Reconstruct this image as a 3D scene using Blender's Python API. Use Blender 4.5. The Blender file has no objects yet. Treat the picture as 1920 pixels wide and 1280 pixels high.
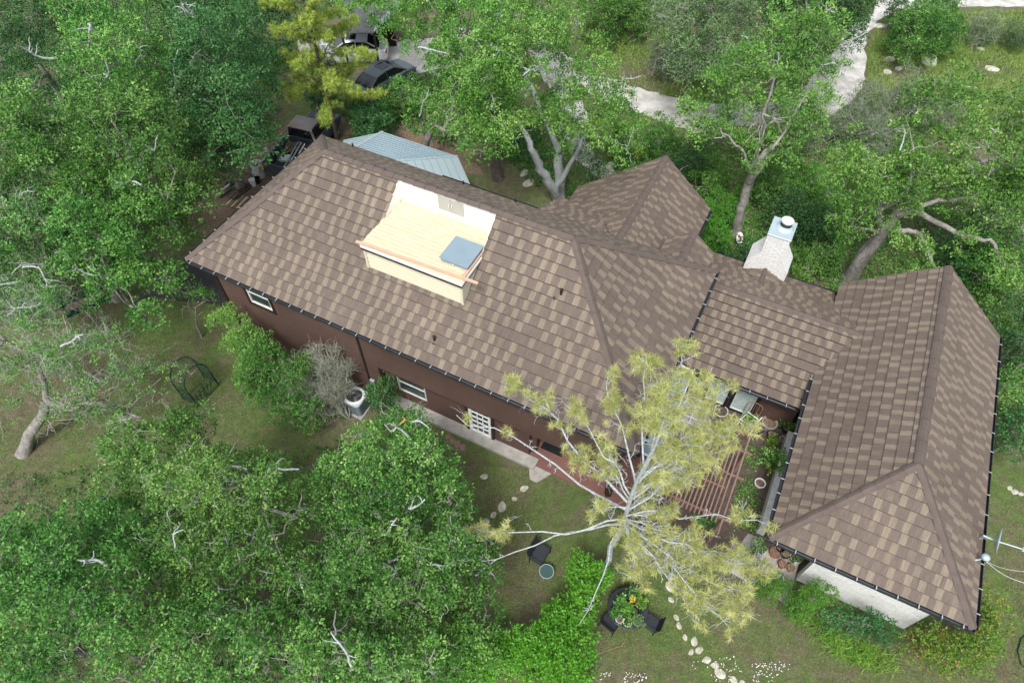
import bpy, bmesh, math, random
import numpy as np
from mathutils import Vector, Matrix
S = bpy.context.scene
C = S.collection
R = math.radians
# ------------------------------------------------------------------ camera
cam = bpy.data.objects.new('camera', bpy.data.cameras.new('camera')); C.objects.link(cam)
CAM_H = 24.0; FPX = 1250.0; PIT = R(53)
cam.location = (0, 0, CAM_H); cam.rotation_euler = (R(90) - PIT, 0, 0)
cam.data.sensor_width = 36; cam.data.lens = 36 * FPX / 1920
cam.data.clip_start = 0.1; cam.data.clip_end = 2000
S.camera = cam
# ------------------------------------------------------------------ light
SUN_EL, SUN_AZ = R(60), R(200)       # azimuth from +Y clockwise
w = bpy.data.worlds.new('World'); S.world = w; w.use_nodes = True
nt = w.node_tree; bg = nt.nodes['Background']
sky = nt.nodes.new('ShaderNodeTexSky'); sky.sky_type = 'NISHITA'; sky.sun_disc = False
sky.sun_elevation = SUN_EL; sky.sun_rotation = SUN_AZ; sky.dust_density = 3; sky.air_density = 1.0
hs = nt.nodes.new('ShaderNodeHueSaturation'); hs.inputs['Saturation'].default_value = 0.42
nt.links.new(sky.outputs[0], hs.inputs['Color']); nt.links.new(hs.outputs[0], bg.inputs['Color'])
bg.inputs['Strength'].default_value = 0.13
sl = bpy.data.lights.new('sun', 'SUN'); so = bpy.data.objects.new('sun', sl); C.objects.link(so)
sl.energy = 1.5; sl.angle = R(12); sl.color = (1, .985, .96)
sd = Vector((math.sin(SUN_AZ) * math.cos(SUN_EL), math.cos(SUN_AZ) * math.cos(SUN_EL), math.sin(SUN_EL)))
so.rotation_euler = sd.to_track_quat('Z', 'Y').to_euler()
S.view_settings.view_transform = 'Standard'; S.view_settings.look = 'None'
S.view_settings.exposure = 0.88; S.view_settings.gamma = 1
# ------------------------------------------------------------------ pixel -> place helpers (photo is 1920 x 1280)
def ray(px, py):
    x = (px - 960) / FPX; y = -(py - 640) / FPX
    return np.array([x, math.cos(PIT) + y * math.sin(PIT), -math.sin(PIT) + y * math.cos(PIT)])
def G(px, py, z=0.0):
    d = ray(px, py); t = (z - CAM_H) / d[2]
    return Vector((d[0] * t, d[1] * t, z))
def depth(p):
    return p[1] * math.cos(PIT) + (CAM_H - p[2]) * math.sin(PIT)
def m_of(rpx, p):            # metres that rpx photo pixels span at p
    return rpx * depth(p) / FPX
# house frame: u runs left along the front eave, v runs back, z up
UO = Vector((3.9176, 9.842, 0)); UU = Vector((-.89174, .45256, 0)); VV = Vector((.45256, .89174, 0))
def H(u, v, z=0.0): return UO + UU * u + VV * v + Vector((0, 0, z))
HANG = math.atan2(UU.y, UU.x)
def Hf(px, py, z):
    p = G(px, py, z) - UO
    return p.x * UU.x + p.y * UU.y, p.x * VV.x + p.y * VV.y
# ------------------------------------------------------------------ materials
def new_mat(name):
    m = bpy.data.materials.new(name); m.use_nodes = True
    nt = m.node_tree; b = nt.nodes['Principled BSDF']
    return m, nt, b
def N(nt, typ, **kw):
    n = nt.nodes.new(typ)
    for k, v in kw.items():
        if k.startswith('i_'):
            k2 = k[2:]; k2 = int(k2) if k2.isdigit() else k2.replace('_', ' ')
            n.inputs[k2].default_value = v
        else: setattr(n, k, v)
    return n
def ramp(nt, stops, fac=None):
    r = nt.nodes.new('ShaderNodeValToRGB'); e = r.color_ramp.elements
    while len(e) < len(stops): e.new(.5)
    for i, (p, c) in enumerate(stops): e[i].position = p; e[i].color = (*c, 1)
    if fac is not None: nt.links.new(fac, r.inputs[0])
    return r
def mul(c, k): return tuple(min(1, x * k) for x in c)
def mix(a, b, t): return tuple(x * (1 - t) + y * t for x, y in zip(a, b))
def simple(name, col, rough=.8, var=.18, scale=3., bump=.15, bscale=40., spec=.3, metal=0., col2=None, detail=6):
    m, nt, b = new_mat(name)
    tc = N(nt, 'ShaderNodeTexCoord')
    n = N(nt, 'ShaderNodeTexNoise', i_Scale=scale, i_Detail=detail, i_Roughness=.65)
    nt.links.new(tc.outputs['Object'], n.inputs['Vector'])
    r = ramp(nt, [(.3, col2 or mul(col, 1 - var)), (.7, mul(col, 1 + var))], n.outputs[0])
    nt.links.new(r.outputs[0], b.inputs['Base Color'])
    b.inputs['Roughness'].default_value = rough; b.inputs['Metallic'].default_value = metal
    b.inputs['Specular IOR Level'].default_value = spec
    if bump:
        n2 = N(nt, 'ShaderNodeTexNoise', i_Scale=bscale, i_Detail=4)
        nt.links.new(tc.outputs['Object'], n2.inputs['Vector'])
        bp = N(nt, 'ShaderNodeBump', i_Strength=bump, i_Distance=.02)
        nt.links.new(n2.outputs[0], bp.inputs['Height']); nt.links.new(bp.outputs[0], b.inputs['Normal'])
    return m
M = {}
def math_n(nt, op, a, b=None, c=None):
    n = nt.nodes.new('ShaderNodeMath'); n.operation = op
    for i, x in enumerate((a, b, c)):
        if x is None: continue
        if isinstance(x, (int, float)): n.inputs[i].default_value = x
        else: nt.links.new(x, n.inputs[i])
    return n.outputs[0]
def roof_mat():
    m, nt, b = new_mat('stone_coated_roof_tile')
    uv = N(nt, 'ShaderNodeUVMap', uv_map='UVMap'); sp = N(nt, 'ShaderNodeSeparateXYZ'); nt.links.new(uv.outputs[0], sp.inputs[0])
    U_, V_ = sp.outputs[0], sp.outputs[1]          # metres along the eave, course number
    row = math_n(nt, 'FLOOR', V_)
    wr = N(nt, 'ShaderNodeTexWhiteNoise', noise_dimensions='1D'); nt.links.new(row, wr.inputs['W'])
    a = math_n(nt, 'ADD', math_n(nt, 'DIVIDE', U_, .47), math_n(nt, 'MULTIPLY', wr.outputs[0], 7.3))
    cell = math_n(nt, 'FLOOR', a); fr = math_n(nt, 'FRACT', a)
    wn = N(nt, 'ShaderNodeTexWhiteNoise', noise_dimensions='2D'); cb = N(nt, 'ShaderNodeCombineXYZ')
    nt.links.new(cell, cb.inputs[0]); nt.links.new(row, cb.inputs[1]); nt.links.new(cb.outputs[0], wn.inputs['Vector'])
    jit = math_n(nt, 'ADD', math_n(nt, 'MULTIPLY', wn.outputs[0], .36), .32)
    dist = math_n(nt, 'ABSOLUTE', math_n(nt, 'SUBTRACT', fr, jit))
    mr = N(nt, 'ShaderNodeMapRange', i_1=.19, i_2=.215, i_3=1., i_4=0.); nt.links.new(dist, mr.inputs[0])
    sc = N(nt, 'ShaderNodeSeparateColor'); nt.links.new(wn.outputs['Color'], sc.inputs[0])
    keep = N(nt, 'ShaderNodeMapRange', i_1=.05, i_2=.22, i_3=0., i_4=1.); nt.links.new(sc.outputs[1], keep.inputs[0])
    tan = math_n(nt, 'MULTIPLY', mr.outputs[0], keep.outputs[0])
    # wood-grain streaks running down the slope
    st = N(nt, 'ShaderNodeCombineXYZ'); nt.links.new(math_n(nt, 'MULTIPLY', U_, 38.), st.inputs[0]); nt.links.new(math_n(nt, 'MULTIPLY', V_, 1.2), st.inputs[1])
    nt.links.new(math_n(nt, 'MULTIPLY', row, 3.7), st.inputs[2])
    ns = N(nt, 'ShaderNodeTexNoise', i_Scale=1., i_Detail=3, i_Roughness=.6); nt.links.new(st.outputs[0], ns.inputs['Vector'])
    tc = N(nt, 'ShaderNodeTexCoord')
    big = N(nt, 'ShaderNodeTexNoise', i_Scale=.45, i_Detail=5); nt.links.new(tc.outputs['Object'], big.inputs['Vector'])
    fine = N(nt, 'ShaderNodeTexNoise', i_Scale=160., i_Detail=2); nt.links.new(tc.outputs['Object'], fine.inputs['Vector'])
    mx = N(nt, 'ShaderNodeMix', data_type='RGBA'); nt.links.new(math_n(nt, 'MULTIPLY', tan, .95), mx.inputs[0])
    mx.inputs[6].default_value = (.128, .099, .080, 1); mx.inputs[7].default_value = (.205, .166, .122, 1)
    s1 = math_n(nt, 'ADD', math_n(nt, 'MULTIPLY', ns.outputs[0], 1.1), .45)
    s2 = math_n(nt, 'ADD', math_n(nt, 'MULTIPLY', big.outputs[0], .5), .75)
    s3 = math_n(nt, 'ADD', math_n(nt, 'MULTIPLY', fine.outputs[0], .3), .85)
    s4 = math_n(nt, 'ADD', math_n(nt, 'MULTIPLY', sc.outputs[2], .1), .95)
    tot = math_n(nt, 'MULTIPLY', math_n(nt, 'MULTIPLY', s1, s2), math_n(nt, 'MULTIPLY', s3, s4))
    vm = N(nt, 'ShaderNodeVectorMath', operation='SCALE'); nt.links.new(mx.outputs[2], vm.inputs[0]); nt.links.new(tot, vm.inputs['Scale'])
    nt.links.new(vm.outputs[0], b.inputs['Base Color'])
    b.inputs['Roughness'].default_value = .75; b.inputs['Specular IOR Level'].default_value = .35
    bp = N(nt, 'ShaderNodeBump', i_Strength=.7, i_Distance=.012); nt.links.new(ns.outputs[0], bp.inputs['Height']); nt.links.new(bp.outputs[0], b.inputs['Normal'])
    return m
M['roof'] = roof_mat()
M['nose'] = simple('tile_nose_shadow_line', (.045, .034, .029), .9, .3, 6., 0)  # near-black nose colour paints in the shadow line under each tile course
M['cap'] = simple('roof_cap_tile', (.118, .092, .078), .75, .14, 2., .4, 60)
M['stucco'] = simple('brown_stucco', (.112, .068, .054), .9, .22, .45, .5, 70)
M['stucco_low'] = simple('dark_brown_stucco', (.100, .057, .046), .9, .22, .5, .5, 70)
M['trim_dark'] = simple('dark_brown_trim', (.035, .022, .017), .6, .2, 2.)
M['gutter'] = simple('charcoal_gutter_metal', (.032, .037, .045), .45, .3, 1.5, .05, 20, .5, .2)
M['strap'] = simple('galvanised_strap', (.42, .45, .48), .4, .1, 5, 0, spec=.6)
M['white'] = simple('white_paint', (.80, .80, .78), .6, .03, 3., .05)
M['white_dirty'] = simple('weathered_white_paint', (.62, .63, .60), .7, .18, 6., .2)
M['wrap'] = simple('white_roof_membrane', (.84, .84, .82), .6, .02, 1., .04)
M['grey_panel'] = simple('grey_beige_panel', (.42, .42, .38), .5, .05, 2., .03)
M['hatch'] = simple('blue_grey_metal', (.215, .29, .335), .45, .06, 1.5, .03, 20, .5)
M['galv'] = simple('galvanised_metal', (.47, .57, .60), .42, .05, 1.0, .05, 15, .5, .35)
M['glass'] = simple('dark_window_glass', (.03, .045, .045), .12, .3, 1., 0, spec=.7)
M['curtain'] = simple('pale_curtain', (.42, .50, .48), .8, .25, 9., .3, 30)
M['pvc'] = simple('white_plastic_pipe', (.75, .76, .76), .4, .05)
M['black'] = simple('black_plastic', (.015, .016, .018), .5, .3, 4.)
M['iron'] = simple('dark_green_metal', (.012, .055, .035), .5, .25, 6.)
M['terracotta'] = simple('terracotta', (.30, .13, .08), .85, .22, 9., .2)
M['concrete'] = simple('concrete', (.36, .34, .31), .9, .22, 3., .4, 50)
M['red_slab'] = simple('red_painted_concrete', (.19, .095, .078), .8, .15, 1.2, .2, 40)
M['redwood'] = simple('faded_red_wood', (.25, .155, .125), .8, .2, 5., .3, 40)
M['newwood'] = simple('orange_cedar_board', (.52, .36, .26), .7, .12, 7., .2, 40)
M['oldwood'] = simple('weathered_timber', (.30, .20, .12), .85, .3, 6., .3, 40)
M['yellow_siding'] = simple('cream_yellow_siding', (.66, .63, .47), .55, .03, 1., .05, 30)
M['rock'] = simple('pale_limestone', (.50, .49, .45), .95, .3, 4., .7, 12, col2=(.26, .25, .14))
M['bark'] = simple('grey_oak_bark', (.30, .28, .25), .95, .3, 5., .9, 22, col2=(.13, .12, .105))
M['barkdark'] = simple('dark_oak_bark', (.13, .11, .095), .95, .35, 5., .9, 22, col2=(.06, .052, .045))
M['lichen'] = simple('lichen_covered_bark', (.44, .48, .48), .95, .3, 14., .8, 30, col2=(.22, .22, .20))
M['deadtwig'] = simple('dead_twig', (.30, .32, .25), .95, .3, 9., .3, 30)
M['orangetwig'] = simple('orange_lichen_twig', (.40, .26, .10), .95, .3, 9., .3, 30)
M['tarp'] = simple('green_tarp', (.03, .14, .09), .6, .25, 2.)
M['rubber'] = simple('tyre_rubber', (.02, .02, .021), .8, .2, 4.)
def stripes_mat(name, c1, c2, scale, axis='x', rough=.6, amt=.25):
    """planks: grain and knots on a board surface"""
    m, nt, b = new_mat(name)
    tc = N(nt, 'ShaderNodeTexCoord'); mp = N(nt, 'ShaderNodeMapping'); nt.links.new(tc.outputs['Object'], mp.inputs[0])
    mp.inputs['Scale'].default_value = (.8, 9, 1) if axis == 'x' else (9, .8, 1)
    n = N(nt, 'ShaderNodeTexNoise', i_Scale=scale, i_Detail=5, i_Roughness=.6); nt.links.new(mp.outputs[0], n.inputs['Vector'])
    wv = N(nt, 'ShaderNodeTexNoise', i_Scale=1.3, i_Detail=2); nt.links.new(mp.outputs[0], wv.inputs['Vector'])
    r = ramp(nt, [(.32, c1), (.68, c2)], n.outputs[0])
    vo = N(nt, 'ShaderNodeTexVoronoi', i_Scale=2.4); nt.links.new(tc.outputs['Object'], vo.inputs['Vector'])
    kn = N(nt, 'ShaderNodeMapRange', i_1=.03, i_2=.07, i_3=.55, i_4=0.); nt.links.new(vo.outputs['Distance'], kn.inputs[0])
    mx = N(nt, 'ShaderNodeMix', data_type='RGBA'); nt.links.new(kn.outputs[0], mx.inputs[0]); nt.links.new(r.outputs[0], mx.inputs[6]); mx.inputs[7].default_value = (*mul(c1, .45), 1)
    nt.links.new(mx.outputs[2], b.inputs['Base Color']); b.inputs['Roughness'].default_value = rough
    return m
M['plank'] = stripes_mat('new_pine_decking', (.56, .46, .29), (.72, .63, .44), 2.2)
def stone_mat(name, c1, c2, mortar, sx=1., rough=.9):
    m, nt, b = new_mat(name)
    uv = N(nt, 'ShaderNodeUVMap', uv_map='UVMap')
    dn = N(nt, 'ShaderNodeTexNoise', i_Scale=1.4, i_Detail=4); nt.links.new(uv.outputs[0], dn.inputs['Vector'])
    mxv = N(nt, 'ShaderNodeMix', data_type='RGBA', i_0=.12); nt.links.new(uv.outputs[0], mxv.inputs[6]); nt.links.new(dn.outputs['Color'], mxv.inputs[7])
    br = N(nt, 'ShaderNodeTexBrick', i_Scale=3.2, i_Mortar_Size=.018, i_Mortar_Smooth=.6, i_Bias=0., i_Brick_Width=1.0 * sx, i_Row_Height=.34)
    nt.links.new(mxv.outputs[2], br.inputs['Vector'])
    br.inputs['Color1'].default_value = (*c1, 1); br.inputs['Color2'].default_value = (*c2, 1); br.inputs['Mortar'].default_value = (*mortar, 1)
    n = N(nt, 'ShaderNodeTexNoise', i_Scale=9., i_Detail=8, i_Roughness=.7); nt.links.new(uv.outputs[0], n.inputs['Vector'])
    n2 = N(nt, 'ShaderNodeTexNoise', i_Scale=1.1, i_Detail=6, i_Roughness=.65); nt.links.new(uv.outputs[0], n2.inputs['Vector'])
    r2 = ramp(nt, [(.60, (1, 1, 1)), (.70, (.82, .73, .60))], n2.outputs[0])
    r1 = ramp(nt, [(.3, (.86, .86, .86)), (.55, (1, 1, 1))], n.outputs[0])
    a = N(nt, 'ShaderNodeMix', data_type='RGBA', blend_type='MULTIPLY', i_0=1.); nt.links.new(br.outputs[0], a.inputs[6]); nt.links.new(r1.outputs[0], a.inputs[7])
    c = N(nt, 'ShaderNodeMix', data_type='RGBA', blend_type='MULTIPLY', i_0=1.); nt.links.new(a.outputs[2], c.inputs[6]); nt.links.new(r2.outputs[0], c.inputs[7])
    nt.links.new(c.outputs[2], b.inputs['Base Color']); b.inputs['Roughness'].default_value = rough
    h = math_n(nt, 'SUBTRACT', n.outputs[0], br.outputs['Fac'])
    bp = N(nt, 'ShaderNodeBump', i_Strength=.8, i_Distance=.03); nt.links.new(h, bp.inputs['Height']); nt.links.new(bp.outputs[0], b.inputs['Normal'])
    return m
M['stone'] = stone_mat('whitewashed_limestone', (.86, .86, .83), (.78, .77, .74), (.62, .60, .56))
def leaf_mat(name, dark, mid, light, trans=.3, spec=.35):
    m, nt, b = new_mat(name)
    at = N(nt, 'ShaderNodeAttribute', attribute_name='var', attribute_type='GEOMETRY')
    oi = N(nt, 'ShaderNodeObjectInfo')
    r = ramp(nt, [(0., dark), (.55, mid), (1., light)], at.outputs['Fac'])
    hs = N(nt, 'ShaderNodeHueSaturation'); nt.links.new(r.outputs[0], hs.inputs['Color'])
    nt.links.new(math_n(nt, 'ADD', math_n(nt, 'MULTIPLY', oi.outputs['Random'], .016), .490), hs.inputs['Hue'])
    nt.links.new(math_n(nt, 'ADD', math_n(nt, 'MULTIPLY', oi.outputs['Random'], .3), .86), hs.inputs['Value'])
    nt.links.new(hs.outputs[0], b.inputs['Base Color']); b.inputs['Roughness'].default_value = .5
    b.inputs['Specular IOR Level'].default_value = spec
    tr = N(nt, 'ShaderNodeBsdfTranslucent'); nt.links.new(hs.outputs[0], tr.inputs[0])
    ms = N(nt, 'ShaderNodeMixShader', i_0=trans); nt.links.new(b.outputs[0], ms.inputs[1]); nt.links.new(tr.outputs[0], ms.inputs[2])
    nt.links.new(ms.outputs[0], nt.nodes['Material Output'].inputs[0])
    return m
M['leaf_oak'] = leaf_mat('live_oak_leaves', (.014,.066,.011), (.075,.225,.034), (.27,.47,.11), .14)
M['leaf_mid'] = leaf_mat('mid_green_oak_leaves', (.020,.082,.012), (.092,.255,.038), (.30,.49,.13), .14)
M['leaf_dark'] = leaf_mat('dark_green_leaves', (.008,.044,.011), (.040,.145,.032), (.14,.30,.085), .14)
M['leaf_bright'] = leaf_mat('fresh_green_leaves', (.028,.112,.013), (.115,.305,.042), (.33,.53,.14), .14)
M['leaf_hedge'] = leaf_mat('bright_hedge_leaves', (0.054, 0.18, 0.012), (0.09, 0.276, 0.017), (0.18, 0.396, 0.042), .14)
M['leaf_grey'] = leaf_mat('grey_green_leaves', (.06,.13,.04), (.12,.215,.075), (.22,.32,.14), .14)
M['leaf_red'] = leaf_mat('photinia_leaves', (0.062, 0.15, 0.018), (0.125, 0.25, 0.025), (0.375, 0.2, 0.062), .14)
M['needle'] = leaf_mat('yellow_pine_needles', (.22,.26,.06), (.46,.49,.16), (.70,.71,.34), .14)
M['needle_green'] = leaf_mat('pine_needles', (.17,.27,.035), (.36,.47,.07), (.58,.62,.16), .14)
M['leaf_box'] = leaf_mat('boxwood_leaves', (0.044, 0.15, 0.013), (0.073, 0.231, 0.02), (0.125, 0.312, 0.037), .14)
M['grass_blade'] = leaf_mat('grass_blades', (.08,.14,.03), (.15,.24,.06), (.28,.30,.13), .14) #(0.091, 0.143, 0.039), (0.137, 0.195, 0.058), (0.234, 0.247, 0.104), .14)
M['strap_leaf'] = leaf_mat('strappy_leaves', (0.066, 0.176, 0.017), (0.143, 0.297, 0.033), (0.275, 0.418, 0.077), .14)
M['slope_grass'] = leaf_mat('slope_grass', (.10,.19,.035), (.19,.32,.06), (.34,.42,.14), .22)
M['petal_white'] = simple('white_petals', (.78, .78, .74), .6, .05)
M['petal_yellow'] = simple('yellow_petals', (.75, .50, .03), .6, .1)
M['petal_red'] = simple('red_petals', (.5, .03, .04), .6, .1)
def ground_mat():
    m, nt, b = new_mat('lawn_and_leaf_litter')
    tc = N(nt, 'ShaderNodeTexCoord')
    def nz(s, d=6, rg=.6):
        n = N(nt, 'ShaderNodeTexNoise', i_Scale=s, i_Detail=d, i_Roughness=rg); nt.links.new(tc.outputs['Object'], n.inputs['Vector']); return n.outputs[0]
    n1, n2, n3, n4 = nz(.22, 5), nz(1.3, 8, .7), nz(14, 5, .7), nz(60, 3, .7)
    grass = ramp(nt, [(.3, (.075, .125, .030)), (.55, (.130, .185, .058)), (.8, (.24, .265, .12))], n3)
    dirt = ramp(nt, [(.3, (.10, .078, .055)), (.55, (.19, .152, .108)), (.8, (.30, .255, .19))], n3)
    f = math_n(nt, 'ADD', math_n(nt, 'MULTIPLY', n1, .55), math_n(nt, 'MULTIPLY', n2, .45))
    fr = ramp(nt, [(.44, (0, 0, 0)), (.57, (.88, .88, .88))], f)
    mx = N(nt, 'ShaderNodeMix', data_type='RGBA'); nt.links.new(fr.outputs[0], mx.inputs[0]); nt.links.new(grass.outputs[0], mx.inputs[6]); nt.links.new(dirt.outputs[0], mx.inputs[7])
    s = math_n(nt, 'ADD', math_n(nt, 'MULTIPLY', n4, .8), .6)
    n5 = nz(3.2, 4, .6); s = math_n(nt, 'MULTIPLY', s, math_n(nt, 'ADD', math_n(nt, 'MULTIPLY', n5, 1.1), .45))
    vm = N(nt, 'ShaderNodeVectorMath', operation='SCALE'); nt.links.new(mx.outputs[2], vm.inputs[0]); nt.links.new(s, vm.inputs['Scale'])
    nt.links.new(vm.outputs[0], b.inputs['Base Color']); b.inputs['Roughness'].default_value = .95; b.inputs['Specular IOR Level'].default_value = .1
    bp = N(nt, 'ShaderNodeBump', i_Strength=.8, i_Distance=.06); nt.links.new(math_n(nt, 'ADD', n3, n4), bp.inputs['Height']); nt.links.new(bp.outputs[0], b.inputs['Normal'])
    return m
M['ground'] = ground_mat()
M['gravel'] = simple('white_caliche_gravel', (.54, .53, .50), .95, .2, 1.2, .8, 14, col2=(.33, .31, .28))
M['litter'] = simple('brown_leaf_litter', (.22, .16, .11), .95, .35, 9., .9, 25, col2=(.07, .05, .035))
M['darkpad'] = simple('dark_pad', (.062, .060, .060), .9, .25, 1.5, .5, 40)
# ------------------------------------------------------------------ object helpers
def link(name, me, parent=None, mats=None):
    o = bpy.data.objects.new(name, me); C.objects.link(o)
    if parent is not None: o.parent = parent; o.matrix_parent_inverse = parent.matrix_world.inverted() if False else Matrix()
    for m in (mats or []): me.materials.append(m)
    return o
def tag(o, label=None, cat=None, group=None, kind=None):
    if label: o['label'] = label
    if cat: o['category'] = cat
    if group: o['group'] = group
    if kind: o['kind'] = kind
    return o
def empty(name, loc, rz=0., label=None, cat=None, group=None):
    o = bpy.data.objects.new(name, None); C.objects.link(o); o.location = loc; o.rotation_euler = (0, 0, rz)
    o.empty_display_size = .2
    return tag(o, label, cat, group)
def copy_tree(o, parent=None):
    c = o.copy(); C.objects.link(c)
    if parent: c.parent = parent
    for ch in list(o.children): copy_tree(ch, c)
    return c
class MB:
    """collects simple shapes and links them as ONE mesh object"""
    def __init__(s): s.v = []; s.f = []; s.uv = []
    def face(s, pts, uvs=None):
        i = len(s.v); s.v += [tuple(p) for p in pts]; s.f.append(tuple(range(i, i + len(pts))))
        s.uv.append(uvs or [(0, 0)] * len(pts)); return s
    def box(s, c, d, rz=0., rx=0., ry=0.):
        mt = Matrix.Rotation(rz, 4, 'Z') @ Matrix.Rotation(ry, 4, 'Y') @ Matrix.Rotation(rx, 4, 'X')
        x, y, z = (k / 2 for k in d); c = Vector(c)
        P = [c + mt @ Vector((a * x, b_ * y, e * z)) for e in (-1, 1) for a, b_ in ((-1, -1), (1, -1), (1, 1), (-1, 1))]
        for q in ((0, 3, 2, 1), (4, 5, 6, 7), (0, 1, 5, 4), (1, 2, 6, 5), (2, 3, 7, 6), (3, 0, 4, 7)): s.face([P[k] for k in q])
        return s
    def bar(s, a, b, w_=.05, h=.05, up=(0, 0, 1)):
        a, b = Vector(a), Vector(b); d = (b - a)
        if d.length < 1e-6: return s
        d.normalize(); u = Vector(up)
        if abs(d.dot(u)) > .95: u = Vector((1, 0, 0))
        sd_ = d.cross(u).normalized() * w_ / 2; uu = sd_.cross(d).normalized() * h / 2
        P = [a - sd_ - uu, a + sd_ - uu, a + sd_ + uu, a - sd_ + uu, b - sd_ - uu, b + sd_ - uu, b + sd_ + uu, b - sd_ + uu]
        for q in ((0, 3, 2, 1), (4, 5, 6, 7), (0, 1, 5, 4), (1, 2, 6, 5), (2, 3, 7, 6), (3, 0, 4, 7)): s.face([P[k] for k in q])
        return s
    def tube(s, pts, r, n=8, cap=True):
        pts = [Vector(p) for p in pts]; rs = r if isinstance(r, (list, tuple)) else [r] * len(pts)
        rings = []; ref = Vector((.31, .17, .93))
        for i, p in enumerate(pts):
            d = (pts[min(i + 1, len(pts) - 1)] - pts[max(i - 1, 0)]).normalized()
            a = d.cross(ref)
            if a.length < .1: a = d.cross(Vector((1, 0, 0)))
            a.normalize(); b_ = d.cross(a)
            rings.append([p + (a * math.cos(t) + b_ * math.sin(t)) * rs[i] for t in (k * 2 * math.pi / n for k in range(n))])
        for i in range(len(rings) - 1):
            for k in range(n): s.face([rings[i][k], rings[i + 1][k], rings[i + 1][(k + 1) % n], rings[i][(k + 1) % n]])
        if cap: s.face(rings[0]); s.face(rings[-1][::-1])
        return s
    def lathe(s, prof, c=(0, 0, 0), n=20):
        c = Vector(c); rg = [[c + Vector((r * math.cos(t), r * math.sin(t), z)) for t in (k * 2 * math.pi / n for k in range(n))] for r, z in prof]
        for i in range(len(rg) - 1):
            for k in range(n): s.face([rg[i][k], rg[i][(k + 1) % n], rg[i + 1][(k + 1) % n], rg[i + 1][k]])
        return s
    def prism(s, poly, z0, z1):
        b_ = [Vector((p[0], p[1], z0)) for p in poly]; t = [Vector((p[0], p[1], z1)) for p in poly]
        s.face(t); s.face(b_[::-1]); n = len(poly)
        for i in range(n): s.face([b_[i], b_[(i + 1) % n], t[(i + 1) % n], t[i]])
        return s
    def build(s, name, mat, parent=None, smooth=False, merge=True, bevel=0.):
        me = bpy.data.meshes.new(name); me.from_pydata(s.v, [], s.f)
        ul = me.uv_layers.new(name='UVMap'); fl = [x for u in s.uv for q in u for x in q]; ul.data.foreach_set('uv', fl)
        if merge:
            bm = bmesh.new(); bm.from_mesh(me); bmesh.ops.remove_doubles(bm, verts=bm.verts, dist=1e-5)
            bmesh.ops.recalc_face_normals(bm, faces=bm.faces)
            if bevel: bmesh.ops.bevel(bm, geom=bm.edges[:], offset=bevel, segments=1, affect='EDGES')
            bm.to_mesh(me); bm.free()
        if smooth: me.polygons.foreach_set('use_smooth', [True] * len(me.polygons))
        me.update()
        return link(name, me, parent, [mat] if mat else None)
def struct(o): o['kind'] = 'structure'; return o
def settle(root):
    """parts were modelled in place: express them in the frame of the thing's base"""
    inv = (Matrix.Translation(root.location) @ Matrix.Rotation(root.rotation_euler.z, 4, 'Z')).inverted()
    done = set()
    def go(o):
        for ch in o.children:
            if ch.type == 'MESH' and ch.data.name not in done: ch.data.transform(inv); done.add(ch.data.name)
            go(ch)
    go(root)
# ------------------------------------------------------------------ ground
rng = random.Random(7)
mb = MB(); mb.face([(-400, -150, 0), (400, -150, 0), (400, 700, 0), (-400, 700, 0)])
struct(mb.build('ground', M['ground']))
def sheet(name, polys, z, mat, wob=.12, sub=.6):
    """thin ground sheet with an irregular edge, from photo outlines laid on the ground"""
    mb = MB()
    for poly in polys:
        P = [G(x, y, z) if len(q) == 2 else None for q in poly for x, y in [q]]
        out = []
        for i in range(len(P)):
            a, b_ = P[i], P[(i + 1) % len(P)]; n = max(1, int((b_ - a).length / sub))
            for k in range(n):
                p = a.lerp(b_, k / n); out.append((p.x + rng.uniform(-wob, wob), p.y + rng.uniform(-wob, wob), z))
        mb.face(out)
    return mb.build(name, mat, merge=False)
# gravel drive and its branches
drive = [[(1650, -30), (1640, 25), (1590, 50), (1572, 85), (1532, 130), (1500, 168), (1420, 190), (1330, 196), (1200, 166), (1120, 140), (1060, 100),
          (1040, 120), (1120, 185), (1210, 215), (1300, 250), (1420, 232), (1540, 228), (1606, 185), (1624, 130), (1622, 75), (1650, 34), (1690, 18), (1820, 12), (1990, 16), (1990, -60), (1700, -60)]]
struct(sheet('driveway', drive, .012, M['gravel'], .15))
struct(sheet('path', [[(1060, 100), (1000, 60), (990, 95), (1020, 150), (1060, 200), (1062, 262), (1078, 300), (1120, 330), (1160, 350), (1178, 345), (1150, 318), (1118, 296), (1100, 265), (1104, 225), (1090, 180), (1075, 140)]], .020, M['gravel'], .08, .4))
struct(sheet('parking_ground', [[(560, 100), (680, 100), (740, 150), (790, 140), (900, 105), (960, 60), (900, 40), (800, 75), (740, 80), (560, 70)]], .016, M['gravel'], .2))
struct(sheet('yard_dirt', [[(340, 400), (420, 470), (520, 330), (640, 250), (900, 330), (880, 270), (760, 225), (580, 215), (480, 270), (400, 330)]], .008, M['litter'], .2))
struct(sheet('dark_pad', [[(228, 586), (300, 560), (420, 570), (470, 560), (420, 500), (330, 490), (300, 520)]], .012, M['darkpad'], .08))
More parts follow.
